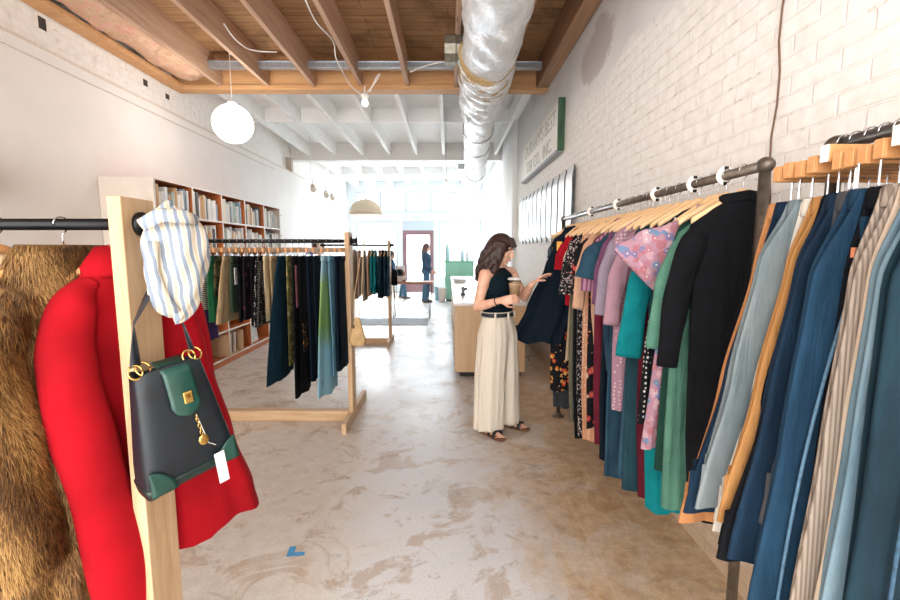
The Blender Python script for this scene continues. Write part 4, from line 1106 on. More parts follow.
J(.965, 'jeans', 'dark navy jeans with even wash beside the charcoal trousers', 'even dark navy jeans', D_nv, (838, 200), (735, 562), hip=.03, seam=(M_stitch2, .14))
J(.935, 'trousers', 'narrow charcoal grey trousers', 'narrow charcoal trousers', T_gry, (850, 200), (768, 525), w=(.2, .14), hip=.0)
_j = J(.90, 'jeans', 'medium blue jeans with a pale worn side seam', 'medium blue worn-seam jeans', D_md, (862, 195), (752, 625), hip=.045, seam=(M_stitch, .14), pocket=(.3, .05))
MB().box((-.232, -.034, -.29), (-.212, -.026, -.27)).build('pocket_tab', plain('orange_tab', '#d98a62', .6), _j, bevel=.001)
J(.865, 'jeans', 'black-blue jeans hidden behind the corduroy trousers', 'black-blue jeans', D_bk, (882, 195), (792, 640), hip=.02)
J(.83, 'trousers', 'taupe corduroy trousers with fine ribs', 'taupe corduroy trousers', T_cord, (898, 190), (792, 640), hip=.03)
J(.795, 'trousers', 'cream trousers next to the taupe corduroy pair', 'cream trousers', T_crm, (918, 190), (818, 640), hip=.03)
J(.765, 'jeans', 'pale blue jeans next to the cream trousers', 'pale blue jeans', D_lt, (930, 185), (822, 650), hip=.04, seam=(M_stitch, .16))
J(.73, 'jeans', 'deep teal blue jeans hung last before the frame edge', 'deep teal blue jeans', D_tl, (950, 185), (838, 700), hip=.05, seam=(M_stitch2, .22))

# ------------------------------------------------------------------ skirt rack in mid floor
G3 = 'skirts and trousers on the mid floor rack'; H3 = 'clip hangers on the mid floor rack'
MZ = 1.575
def S(px, kind, label, short, mat, hy, t=.013, near=-.18, hem_near=None, far=.17, hem_far=None, fold=.01, layers=1, wv=2.2, trim=None):
    X = (px - 448) / 440 * MR_Y; hem = at(px, hy, MR_Y - .17).z - MZ
    yaw = PI / 2 + rnd.uniform(-.05, .05)
    clip_hanger((X, MR_Y, MZ), yaw, 'wooden clip hanger holding the ' + short, H3, False, bar=.17, clip=.12)
    g = make_slab(kind, label, kind, (X, MR_Y, MZ), yaw, G3, mat, -.13, hem, near + .03, far - .03, near if hem_near is None else hem_near, far if hem_far is None else hem_far, t, layers, fold, int(px * 7), waves=wv, hip=.01)
    for nm, lo, hi, tm in (trim or []): MB().box(lo, hi).build(nm, tm, g, bevel=.001)
F_purp = fabric('purple_cloth', '#4a3566', '#36254d'); F_bwst = stripes('black_cream_stripe', '#17171a', '#d8d0c2', 20, 'Z', .5); F_grn = fabric('bright_green_cloth', '#2f7a50', '#205a3a')
F_camo = floral('camouflage_print', '#3c432b', ['#2a3020', '#5c5a3a', '#1e2318', '#6d6243'], 16, .6, '#2a3020'); F_tan = fabric('tan_skirt_cloth', '#cbb18a', '#b1966e')
F_plaid = stripes('dark_green_plaid', '#25332b', '#4d6450', 16, 'Z', .35); F_darkred = floral('dark_wine_print', '#171319', ['#171319', '#5e2a3d', '#171319'], 20, .4, '#171319')
F_pin = dots('black_fine_dots', '#141418', '#c9c6c0', 75, .28); F_lace = dots('cream_lace', '#dccba8', '#b39a70', 60, .3); F_petrol = fabric('petrol_blue_cloth', '#12303f', '#0c2230')
F_gold = floral('olive_gold_print', '#6f6a3c', ['#8f8650', '#4f5636', '#a5986a'], 22, .45, '#c0b070'); F_sequin = floral('black_gold_sequin', '#121216', ['#121216', '#121216', '#c98f3a', '#121216', '#8f5a2e'], 40, .4, '#e0b060')
F_rosy = fabric('dusty_rose_cloth', '#a06a72', '#7f4f58'); F_bg = NT('green_blue_panels')
_v = F_bg.coord(); _s = F_bg.n.new('ShaderNodeSeparateXYZ'); F_bg.link(_v, _s.inputs[0])
_z = F_bg.math('ADD', F_bg.math('MULTIPLY', _s.outputs['Z'], -1.0), F_bg.math('MULTIPLY', F_bg.noise(_v, 7, 4), .16))
F_bg = F_bg.fin(F_bg.ramp(_z, [(.0, lin('#8fa9ac')), (.32, lin('#7b9dab')), (.42, lin('#7c9c66')), (.78, lin('#64894c')), (.9, lin('#668f78')), (1.0, lin('#6f9db0'))]), .8)
F_ltb = fabric('light_blue_cloth', '#7fb2cd', '#5f93b0')
F_nv2 = fabric('midnight_cloth', '#101e2d', '#0b1520')
S(205, 'skirt', 'deep purple long skirt at the outer end of mid floor rack', 'deep purple skirt', F_purp, 345)
S(212, 'skirt', 'black skirt with cream stripes next to the deep purple skirt', 'cream striped skirt', F_bwst, 310)
S(219, 'skirt', 'bright green skirt next to the cream striped skirt', 'bright green skirt', F_grn, 322)
S(226, 'trousers', 'camouflage print trousers next to the bright green skirt', 'camouflage trousers', F_camo, 297)
S(233, 'skirt', 'tan flared skirt between camouflage and green plaid', 'tan flared skirt', F_tan, 322, hem_near=-.32)
S(240, 'skirt', 'dark green plaid skirt with a cream tag', 'green plaid skirt', F_plaid, 313, trim=[('paper_tag', (-.155, -.026, -.36), (-.105, -.023, -.22), M_tip)])
S(247, 'trousers', 'black trousers next to the green plaid skirt', 'black trousers by the plaid skirt', F_blk, 322)
S(253, 'skirt', 'dark wine printed skirt beside black trousers', 'dark wine printed skirt', F_darkred, 320)
S(259, 'trousers', 'black trousers between wine print and dotted skirt', 'black trousers by the dotted skirt', F_blk, 326)
S(265, 'skirt', 'black skirt with fine white dots', 'fine dotted black skirt', F_pin, 326, hem_near=-.24)
S(272, 'skirt', 'cream lace skirt next to the fine dotted skirt', 'cream lace skirt', F_lace, 322)
S(278, 'trousers', 'tan trousers next to the cream lace skirt', 'tan trousers by the lace skirt', F_tan, 318)
S(287, 'skirt', 'long flared petrol blue skirt', 'petrol blue skirt', F_petrol, 376, near=-.2, hem_near=-.46, hem_far=.1, fold=.02, t=.018)
S(294, 'skirt', 'olive gold printed long skirt next to the petrol blue one', 'olive gold skirt', F_gold, 366)
S(300, 'skirt', 'long black skirt with dusty rose lining strip', 'rose lined black skirt', F_blk, 398, hem_near=-.2, trim=[('lining_strip', (-.17, -.028, -.55), (-.13, -.024, -.2), F_rosy)])
S(306, 'dress', 'black dress with gold sequin panel near its hem', 'sequin panelled black dress', F_blk, 388, hem_near=-.24, trim=[('sequin_panel', (-.2, -.032, -.92), (-.1, -.024, -.68), F_sequin)])
S(313, 'trousers', 'wide black trousers next to the sequin dress', 'wide black trousers', F_nv2, 384, t=.018, hem_near=-.12)
S(320, 'trousers', 'wide midnight blue trousers beside the green and blue dress', 'wide midnight trousers', F_nv2, 386, t=.016, hem_near=-.1)
S(328, 'dress', 'long dress in green and pale blue panels', 'green and blue panelled dress', F_bg, 394, t=.022, hem_near=-.3, fold=.02)
S(334, 'skirt', 'light blue skirt just behind the navy trousers', 'light blue skirt', F_ltb, 378, hem_near=-.13)
S(340, 'trousers', 'navy trousers closest to the rack end post but one', 'inner navy trousers', F_nv2, 373, t=.016, hem_near=-.15)
S(346, 'trousers', 'navy trousers right beside the rack end post', 'outer navy trousers', F_navy, 366, t=.012)
# tan pouch on a long strap over that rack's end
tp = at(357, 332, 3.66)
pb = thing('shoulder_pouch', 'tan leather pouch on long thin strap hung from skirt rack end', 'bag', (tp.x, 3.68, tp.z))
M_tanl = plain('tan_leather', '#b99a6c', .6, 0, .2, 18, .3)
rows = [(.12, -.02, .02, .012), (.09, -.03, .03, .02), (.03, -.05, .045, .03), (-.07, -.075, .07, .036), (-.115, -.06, .06, .03)]
cloth_mb(rows, .006, 2, 4, 32, 20).build('pouch', M_tanl, pb, smooth=True)
MB().tube([(-.015, 0, .11), (-.03, .05, .3), (.04 - tp.x * 0 - .0, .1, MZ - tp.z - .02)], .004, 6).tube([(.015, 0, .11), (.03, .05, .3), (.05, .1, MZ - tp.z - .02)], .004, 6).build('strap', M_tanl, pb)
MB().ell((-.03, -.03, .05), (.012, .008, .02)).build('toggle', plain('dark_leather', '#5d4930', .6), pb, smooth=True)

# ------------------------------------------------------------------ small far rack
G4 = 'tops on the small far rack'; H4 = 'hangers on the small far rack'
F_chev = stripes('black_cream_chevron', '#1b1b1e', '#e0d6c2', 9, 'Z', .5, .6); F_redst = stripes('red_cream_stripe', '#9c3340', '#e0d0c0', 12, 'Z', .5)
F_blu = denim('indigo_cloth', '#23435c', '#3a627c')
F_teal2 = fabric('bright_teal_cloth', '#1f9aa3', '#157a84')
far = [(350, 'navy shirt at outer end of the small far rack', 'navy shirt', F_navy, 296), (355, 'cream blouse on the small far rack', 'cream blouse', F_cream, 300), (360, 'red and cream striped top on small far rack', 'red striped top', F_redst, 296), (365, 'black and cream zigzag top on small far rack', 'zigzag top', F_chev, 301), (370, 'peach blouse beside the zigzag top on small far rack', 'peach blouse on the far rack', F_peach, 296),
       (373, 'teal blouse beside the peach one on small far rack', 'teal blouse by the peach one', F_teal2, 292), (376, 'teal jacket in the middle of small far rack', 'teal jacket', F_teal2, 294), (380, 'indigo shirt next to the teal jacket', 'indigo shirt by the teal jacket', F_blu, 298), (383, 'dark petrol shirt between two indigo shirts on far rack', 'petrol shirt', F_petrol, 298), (386, 'indigo shirt close to small far rack end post', 'indigo shirt by the post', F_blu, 296), (389, 'slate blue denim shirt touching small far rack end post', 'slate denim shirt', F_db, 296)]
for px, label, short, mat, hy in far:
    X = (px - 448) / 440 * BR_Y; hem = at(px, hy, BR_Y - .17).z - MZ; yaw = PI / 2 + rnd.uniform(-.08, .08)
    top_hanger((X, BR_Y, MZ), yaw, 'wooden hanger holding the ' + short, H4)
    nm = [w for w in label.split() if w in ('shirt', 'blouse', 'top', 'jacket')][0]
    make_top(nm, label, nm, (X, BR_Y, MZ), yaw, G4, mat, hem, t=.02, fold=.01, sleeve=('long', .45, .05, mat, .03), seed=px, collar=('shirt', mat))
# dark bag hanging from the small rack end
p = at(393, 277, 6.9)
o = thing('handbag', 'small black bag hung from the end of small far rack', 'bag', (p.x + .02, 6.9, p.z))
cloth_mb([(.12, -.03, .03, .015), (.05, -.045, .045, .025), (-.1, -.05, .05, .03), (-.13, -.045, .045, .025)], .004, 2, 9, 28, 14).build('pouch', F_blk, o, smooth=True)
MB().tube([(-.04, 0, .11), (-.03, .05, .25), (-.0, .1, MZ - p.z - .02), (.03, .05, .25), (.04, 0, .11)], .006, 6).build('strap', F_blk, o)
# ================================================================== FRONT RACK
G5 = 'coats on the front pine rack'
_t = NT('red_wool'); M_redwool = _t.fin(_t.ramp(_t.noise(_t.coord(), 6, 4), [(.3, lin('#8b0a15')), (.65, lin('#9e0c19'))]), .95, 0, _t.bump(_t.noise(_t.coord(), 5, 3), .25, .03, _t.bump(_t.noise(_t.coord(), 380, 2), .3, .002)), spec=.15)
t_ = M_redwool.node_tree
CX, CY = -1.02, FR_Y + .035
_h = top_hanger((CX, CY, MZ), R(60), 'wooden hanger inside the red wool coat', 'hangers on the front pine rack', False); _h.scale = (.62, 1, 1)
z0 = -.062
z0 = -.085
rc = thing('coat', 'bright red wool coat hung behind the post of front pine rack', 'coat', (CX, CY, MZ), R(60), G5)
rows = [(z0, -.04, .1, .035), (z0 - .02, -.06, .13, .042), (z0 - .05, -.085, .165, .046), (z0 - .1, -.122, .205, .048), (z0 - .16, -.15, .222, .048), (z0 - .35, -.145, .26, .048), (z0 - .7, -.15, .345, .052), (z0 - .93, -.16, .42, .05), (z0 - 1.02, -.16, .44, .05)]
cloth_mb(rows, .022, 2.4, 12, 84, 60).build('body', M_redwool, rc, smooth=True)
sleeve_xz([(-.07, -.015, z0 - .08), (-.12, -.03, z0 - .145), (-.155, -.05, z0 - .29), (-.14, -.06, z0 - .5), (-.105, -.07, z0 - .75), (-.055, -.078, z0 - 1.14)], [.022, .052, .07, .074, .08, .09], [.036, .055, .062, .06, .058, .056], 3).build('sleeve', M_redwool, rc, smooth=True)
sleeve_xz([(.16, .03, z0 - .075), (.215, .045, z0 - .2), (.25, .05, z0 - .45), (.27, .05, z0 - .72)], [.05, .07, .07, .066], [.045, .055, .055, .05], 5).build('sleeve', M_redwool, rc, smooth=True)
m = MB(); n = 32; rings = []
for dz, k in ((.025, 1.0), (.03, 1.12), (-.03, 1.75), (-.045, 1.75), (-.04, 1.55), (.0, .95)):
    rings.append([(.03 + .07 * k * math.cos(a), .042 * (.6 + .45 * k) * math.sin(a), z0 + dz - .012 * abs(math.cos(a)) - (.02 if math.sin(a) < -.3 and k > 1.5 else 0)) for a in [2 * PI * j / n for j in range(n)]])
m.loft(rings, True, False, False).build('collar', M_redwool, rc, smooth=True)
def fur(name, mb, parent, cols, count, length, seed, cx=0, cy=0):
    rr = random.Random(seed); V = [Vector(v) for v in mb.v]; faces = [f for f in mb.f if len(f) == 4]
    ar = [((V[f[2]] - V[f[0]]).cross(V[f[3]] - V[f[1]])).length for f in faces]
    tot = 0; acc = []
    for a in ar: tot += a; acc.append(tot)
    import bisect
    vs = []; fs = []; cs = []
    for _ in range(count):
        f = faces[min(bisect.bisect(acc, rr.random() * tot), len(faces) - 1)]
        a, b = rr.random(), rr.random()
        p = V[f[0]].lerp(V[f[1]], a).lerp(V[f[3]].lerp(V[f[2]], a), b)
        nrm = (V[f[2]] - V[f[0]]).cross(V[f[3]] - V[f[1]])
        if nrm.length < 1e-9: continue
        nrm.normalize()
        if nrm.y * (p.y - cy) + nrm.x * (p.x - cx) * .3 < 0: nrm = -nrm
        clump = math.sin(p.x * 34 + 2 * math.sin(p.z * 9)) * .6 + math.sin(p.z * 11 + p.x * 29) * .4
        d = (nrm * (.55 + .2 * clump) + Vector((rr.uniform(-.35, .35) + .25 * clump, rr.uniform(-.3, .3), -1.0))).normalized()
        L = length * rr.uniform(.6, 1.25); side = d.cross(nrm).normalized() * .001
        q = p + d * L * .55 + nrm * L * .1; e = p + d * L + Vector((0, 0, -L * .25))
        o = len(vs); vs += [p - side, p + side, q - side * .8, q + side * .8, e]
        fs += [(o, o + 1, o + 3, o + 2), (o + 2, o + 3, o + 4)]
        k = min(1, max(0, .5 + .35 * clump + rr.uniform(-.35, .35))); cs += [k * .75, k * .75, k, k, min(1, k + .15)]
    me = bpy.data.meshes.new(name); me.from_pydata([tuple(v) for v in vs], [], fs); me.update()
    at_ = me.attributes.new('furtone', 'FLOAT', 'POINT'); at_.data.foreach_set('value', cs)
    t = NT(name + '_fur'); an = t.n.new('ShaderNodeAttribute'); an.attribute_name = 'furtone'
    mt = t.fin(t.ramp(an.outputs['Fac'], [(0, lin(cols[0])), (.5, lin(cols[1])), (1, lin(cols[2]))]), .6, spec=.3)
    me.materials.append(mt); o = bpy.data.objects.new('fur', me); COL.objects.link(o); o.parent = parent; o['kind'] = 'stuff'
    return o
FCX = -1.14
z0 = -.13
top_hanger((FCX, FR_Y, MZ), R(72), 'wooden hanger inside the brown fur coat', 'hangers on the front pine rack', False)
fc = thing('fur_coat', 'long brown fur coat hung between red coat and cream fur', 'coat', (FCX, FR_Y, MZ), R(72), G5)
M_furbase = plain('fur_underlayer', '#5f4426', .9, 0, .3, 30)
b1 = cloth_mb([(z0, -.07, .07, .045), (z0 - .02, -.12, .12, .06), (z0 - .05, -.18, .18, .07), (z0 - .1, -.215, .215, .075), (z0 - .4, -.2, .2, .07), (z0 - .8, -.22, .22, .07), (z0 - 1.1, -.24, .24, .07)], .02, 2, 21, 48, 40)
b1.build('body', M_furbase, fc, smooth=True); fur('body', b1, fc, ('#38220f', '#7a542b', '#b58d56'), 34000, .03, 1)
b2 = sleeve_xz([(-.15, -.03, z0 - .07), (-.235, -.04, z0 - .2), (-.225, -.05, z0 - .45), (-.2, -.06, z0 - .8)], [.055, .08, .08, .085], [.06, .07, .07, .07], 3)
s_ = b2.build('sleeve', M_furbase, fc, smooth=True); fur('sleeve', b2, fc, ('#38220f', '#7a542b', '#b08850'), 20000, .03, 2, -.22, -.05)
b3 = MB(); n = 36; rings = []
for dz, k in ((.0, .9), (.065, 1.15), (.07, 1.5), (.01, 1.9), (-.05, 2.1), (-.06, 1.8), (-.03, 1.3)):
    rings.append([(.075 * k * math.cos(a), .055 * (.6 + .45 * k) * math.sin(a), z0 + dz) for a in [2 * PI * j / n for j in range(n)]])
b3.loft(rings, True, False, False); b3.build('collar', M_furbase, fc, smooth=True); fur('collar', b3, fc, ('#2c1b0e', '#62431f', '#9a7444'), 13000, .03, 3)
top_hanger((-1.33, FR_Y, MZ), R(76), 'wooden hanger inside the cream fur jacket', 'hangers on the front pine rack', False)
z0 = -.115
ff = thing('fur_jacket', 'cream fur jacket peeking out above the brown fur coat', 'jacket', (-1.33, FR_Y, MZ), R(76), G5)
M_fb2 = plain('cream_fur_underlayer', '#b99f7c', .9, 0, .2, 30)
b1 = cloth_mb([(z0, -.07, .07, .045), (z0 - .05, -.18, .18, .06), (z0 - .1, -.215, .215, .065), (z0 - .6, -.2, .2, .06)], .015, 2, 25, 40, 26)
b1.build('body', M_fb2, ff, smooth=True); fur('body', b1, ff, ('#b5986c', '#dcc49b', '#efe0c2'), 12000, .03, 5)
MB().lathe((0, 0, z0), [(.075, 0), (.085, .03), (.11, .02), (.13, -.02), (.1, -.03)], 24).build('collar', M_fb2, ff, smooth=True)
make_top('jacket', 'smooth brown leather jacket on the front pine rack beyond the furs', 'jacket', (-1.47, FR_Y, MZ), R(80), G5, plain('brown_leather', '#9a5a2c', .4, 0, .2, 20), -.7, sleeve=('long', .5, .06), collar=('shirt', plain('brown_leather', '#9a5a2c')), seed=71, t=.04)
top_hanger((-1.47, FR_Y, MZ), R(80), 'wooden hanger inside the brown leather jacket', 'hangers on the front pine rack', False)
make_top('jacket', 'beige cloth jacket on the front pine rack beyond leather jacket', 'jacket', (-1.62, FR_Y, MZ), R(82), G5, F_bei, -.75, sleeve=('long', .5, .06), collar=('shirt', F_bei), seed=72, t=.04)
top_hanger((-1.62, FR_Y, MZ), R(82), 'wooden hanger inside the beige cloth jacket', 'hangers on the front pine rack', False)

# ------------------------------------------------------------------ handbag on the rack end
M_navyl = plain('navy_leather', '#0a141c', .5, 0, .3, 16, .25); M_grnl = plain('green_leather', '#173f37', .35, 0, .3, 14, .25)
M_gold = plain('gold_metal', '#d8b36a', .25, 1, .1)
hb = thing('handbag', 'navy leather handbag with green flap hanging from end of the front pine rack', 'handbag', (-.8, 1.3, 0.812), 0)
hb.scale = (.86, 1, 1)
hb.rotation_euler = (0, -.13, R(54))
def rrect(hx, hy, z, n=40, p=.35):
    return [(hx * math.copysign(abs(math.cos(a)) ** p, math.cos(a)), hy * math.copysign(abs(math.sin(a)) ** p, math.sin(a)), z + .006 * math.sin(3 * a)) for a in [2 * PI * j / n for j in range(n)]]
m = MB(); prof = [(.0, .135, .03), (.004, .15, .05), (.03, .153, .058), (.09, .146, .056), (.2, .128, .046), (.3, .112, .036), (.352, .104, .03), (.356, .1, .026), (.34, .095, .02), (.2, .1, .03)]
m.loft([rrect(hx, hy, z) for z, hx, hy in prof]).build('body', M_navyl, hb, smooth=True)
# base wrap with darker green piping and the two corner patches
m = MB(); m.loft([rrect(hx, hy, z) for z, hx, hy in ((.0, .137, .034), (.004, .153, .054), (.034, .156, .062), (.036, .15, .058))]).build('base_wrap', plain('dark_green_leather', '#10221f', .35, 0, .3, 14, .2), hb, smooth=True)
for s in (-1, 1):
    m = MB(); rows_ = []
    for i in range(9):
        z = .012 + .075 * i / 8; w = .075 * math.cos(PI / 2 * (i / 8)) ** .7 + .004
        hx = lerp(.153, .147, i / 8); hy = lerp(.058, .056, i / 8)
        a = s * (hx - .006); b_ = s * (hx - .006 - w)
        rows_.append([(lerp(a, b_, k / 5), -hy - .004 + .004 * abs(k / 5 - .0) * 0 - .002, z) for k in range(6)])
    m.loft(rows_, closed=False); o = m.build('corner_patch', M_grnl, hb, smooth=True); sm = o.modifiers.new('s', 'SOLIDIFY'); sm.thickness = .005; sm.offset = 0
m = MB(); rows_ = []
for i in range(17):
    s = i / 16; z = .362 - .155 * s; w = .045 if s < .75 else .045 * math.sqrt(max(0.0, 1 - ((s - .75) / .25) ** 2)) + .002
    y = -(.03 + .024 * s) - .009; 
    if s < .12: y = lerp(.02, y, s / .12)
    rows_.append([(.012 + w * (k / 4 - 1), y - .004 * math.sin(PI * k / 8), z + (.006 if s < .12 else 0)) for k in range(9)])
m.loft(rows_, closed=False); o = m.build('flap', M_grnl, hb, smooth=True); sm = o.modifiers.new('s', 'SOLIDIFY'); sm.thickness = .006; sm.offset = 0
MB().cbox((.018, -.066, .262), (.03, .006, .036)).build('clasp_plate', M_gold, hb, bevel=.003)
MB().cbox((.018, -.07, .266), (.014, .004, .012)).build('clasp_emblem', plain('dark_gold', '#8d6c34', .4, 1), hb, bevel=.001)
def ring_mb(c, r, tr, tilt=0):
    pts = [Vector(c) + Vector((r * math.cos(a), r * math.sin(a) * math.sin(tilt), r * math.sin(a) * math.cos(tilt))) for a in [2 * PI * k / 20 for k in range(21)]]
    return MB().tube(pts, tr, 8)
for s in (-1, 1):
    for d in (-.014, .014):
        ring_mb((s * .082 + d, -.012 + d * .5, .366), .02, .0032, .4 + d * 10).build('gold_ring', M_gold, hb, smooth=True)
chain = MB()
for k in range(6): 
    pts = [Vector((.03 + .001 * k, -.066, .197 - k * .011)) + Vector((.005 * math.cos(a) * (1 if k % 2 else .3), .005 * math.cos(a) * (.3 if k % 2 else 1), .008 * math.sin(a))) for a in [2 * PI * j / 10 for j in range(11)]]
    chain.tube(pts, .0016, 5)
chain.build('charm_chain', M_gold, hb, smooth=True)
MB().lathe((.036, -.068, .118), [(.002, -.003), (.013, -.004), (.017, -.002), (.017, .002), (.002, .003)], 20, 'Y').build('charm', M_gold, hb, smooth=True)
m = MB(); m.loft([[(.03, -.064, .2), (.034, -.064, .2)], [(.05, -.066, .1), (.052, -.066, .1)], [(.07, -.07, .085), (.072, -.07, .085)]], closed=False); o = m.build('tag_string', M_cordw, hb); 
pt = MB().box((.055, -.076, -.04), (.09, -.0745, .06)).build('price_tag', plain('white_card', '#e8e4e4', .6), hb)
# flat twisted strap going up to the rail end
def ribbon(P, w, tw):
    m = MB(); out = []; N = 40
    for i in range(N + 1):
        s = i / N; k = s * (len(P) - 1); j = min(int(k), len(P) - 2); p = Vector(P[j]).lerp(Vector(P[j + 1]), k - j)
        a = tw[0] + (tw[1] - tw[0]) * s; d = Vector((math.cos(a), math.sin(a), 0)) * w * (.5 if True else 1)
        nn = Vector((-math.sin(a), math.cos(a), 0)) * .002
        out.append([p - d - nn, p + d - nn, p + d + nn, p - d + nn])
    return m.loft(out)
inv = (Matrix.Translation(hb.location) @ hb.rotation_euler.to_matrix().to_4x4()).inverted()
e1 = inv @ Vector((-.832, 1.32, 1.585)); e2 = inv @ Vector((-.838, 1.32, 1.592))
ribbon([(-.09, -.012, .38), (-.07, -.02, .5), e1 + Vector((-.03, -.03, -.12)), e1], .034, (0.2, 3.3)).build('strap', plain('navy_strap', '#141b26', .5), hb, smooth=True)
ribbon([(.085, -.012, .38), (.07, -.02, .48), e2 + Vector((.03, -.02, -.12)), e2], .02, (.3, 2.9)).build('strap', plain('navy_strap', '#141b26', .5), hb, smooth=True)

# ------------------------------------------------------------------ striped cap over the rail end
cp_ = at(174, 263, 1.255)
cap = thing('cloth_cap', 'blue and cream striped cloth cap hung over end of the front pine rack', 'cap', cp_, R(35))
t = NT('cap_stripes'); v = t.coord(rot=(0, .12, 0))
w = t.n.new('ShaderNodeTexWave'); w.bands_direction = 'X'; w.inputs['Scale'].default_value = 13.5; w.inputs['Distortion'].default_value = 2.2; w.inputs['Detail'].default_value = 1; w.inputs['Detail Scale'].default_value = 1.2
t.link(v, w.inputs['Vector'])
fcol = t.ramp(w.outputs['Fac'], [(.3, lin('#7c8796')), (.45, lin('#cfc9be')), (.62, lin('#c9c2b6')), (.9, lin('#bdb09b'))])
M_cap = t.fin(fcol, .85, 0, t.bump(t.noise(t.coord(), 9, 5, .6), .5, .02))
m = MB(); nu, nv = 44, 30; rings = []
for i in range(nv + 1):
    ph = PI * i / nv; z = .158 * math.cos(ph); r0 = max(math.sin(ph), .02) ** .8
    ring = []
    for k in range(nu):
        a = 2 * PI * k / nu
        pk = 1 + .07 * math.sin(4 * a + z * 22) + .05 * math.sin(7 * a - z * 30) + .06 * math.sin(z * 26 + 2 * a)
        ring.append(((.077 * r0 * math.cos(a)) * pk + .012 * math.sin(z * 11 + .6), .05 * r0 * math.sin(a) * pk, z - .012 * math.cos(a) + .006 * math.sin(5 * a + z * 15)))
    rings.append(ring)
rings.reverse(); m.loft(rings).build('crown', M_cap, cap, smooth=True)
MB().tube([(-.07, -.045, .1), (-.03, -.062, .128), (.03, -.058, .128), (.06, -.03, .12)], [.018, .02, .02, .014], 10, .008).build('band', M_cap, cap, smooth=True)
MB().tube([(-.045, -.052, .06), (-.052, -.056, -.02), (-.03, -.05, -.09), (.0, -.035, -.135)], [.012, .014, .012, .008], 8, .008).build('brim', M_cap, cap, smooth=True)
# dark corner of a wall bracket at the frame edge
q = at(-26, 178, 3.1)
o = thing('wall_speaker', 'dark speaker on a short bracket, cut by frame edge, on lined wall', 'speaker', (q.x - .06, q.y, q.z), 0)
MB().box((-.12, -.1, -.08), (.12, .1, .14)).build('cabinet', plain('dark_speaker', '#4a4744', .6), o, bevel=.01)
MB().box((-.1, -.108, -.06), (.1, -.1, .12)).build('grille', M_black, o, bevel=.004)
MB().box((-3.452 - o.location.x, .02, 0), (-.1, .06, .04)).build('bracket', M_black, o)
# ================================================================== PEOPLE
def skin_mat():
    t = NT('skin'); v = t.coord(); n = t.noise(v, 25, 4)
    m = t.fin(t.ramp(n, [(.3, lin('#d09c84')), (.7, lin('#dfb29a'))]), .5, spec=.35)
    t.b.inputs['Subsurface Weight'].default_value = .08; t.b.inputs['Subsurface Radius'].default_value = (.02, .008, .005); return m
M_skin = skin_mat()
def hair_mat(name, c1, c2):
    t = NT(name); v = t.coord(scale=(1, 1, .15)); n = t.noise(v, 70, 4, .6, 1.2)
    return t.fin(t.ramp(n, [(.35, lin(c1)), (.68, lin(c2))]), .42, 0, t.bump(n, .6, .006), spec=.4)

def add_hand(mb, wrist, a, n, thumb, curl, scale=1.0):
    a = Vector(a).normalized(); n = Vector(n); n = (n - a * n.dot(a)).normalized(); s = a.cross(n).normalized() * thumb
    w = Vector(wrist)
    for k in range(4):                                  # palm: four metacarpal ridges
        off = s * (.027 - .018 * k) * scale
        mb.capsule(w + a * .012 + off * .45, w + a * .085 * scale + off, .015 * scale, .0115 * scale, 10)
    L = [(.042, .026, .02), (.046, .03, .021), (.043, .028, .02), (.034, .02, .017)]
    for k in range(4):
        p = w + a * .085 * scale + s * (.027 - .018 * k) * scale; ang = 0
        for j, l in enumerate(L[k]):
            ang += curl[min(j, len(curl) - 1)] * (1 + .06 * k)
            d = a * math.cos(ang) + n * math.sin(ang) + s * (.05 - .035 * k)
            q = p + d.normalized() * l * scale
            mb.capsule(p, q, (.0088 - .0008 * j) * scale, (.0082 - .0008 * j) * scale, 8); p = q
    p = w + a * .028 * scale + s * .024 * scale
    for l, d, r in ((.036, a * .6 + s * .7 + n * .35, .0115), (.03, a * .75 + s * .35 + n * .6, .0098), (.022, a * .8 + s * .05 + n * .7, .0085)):
        q = p + d.normalized() * l * scale; mb.capsule(p, q, r * scale, r * .9 * scale, 8); p = q

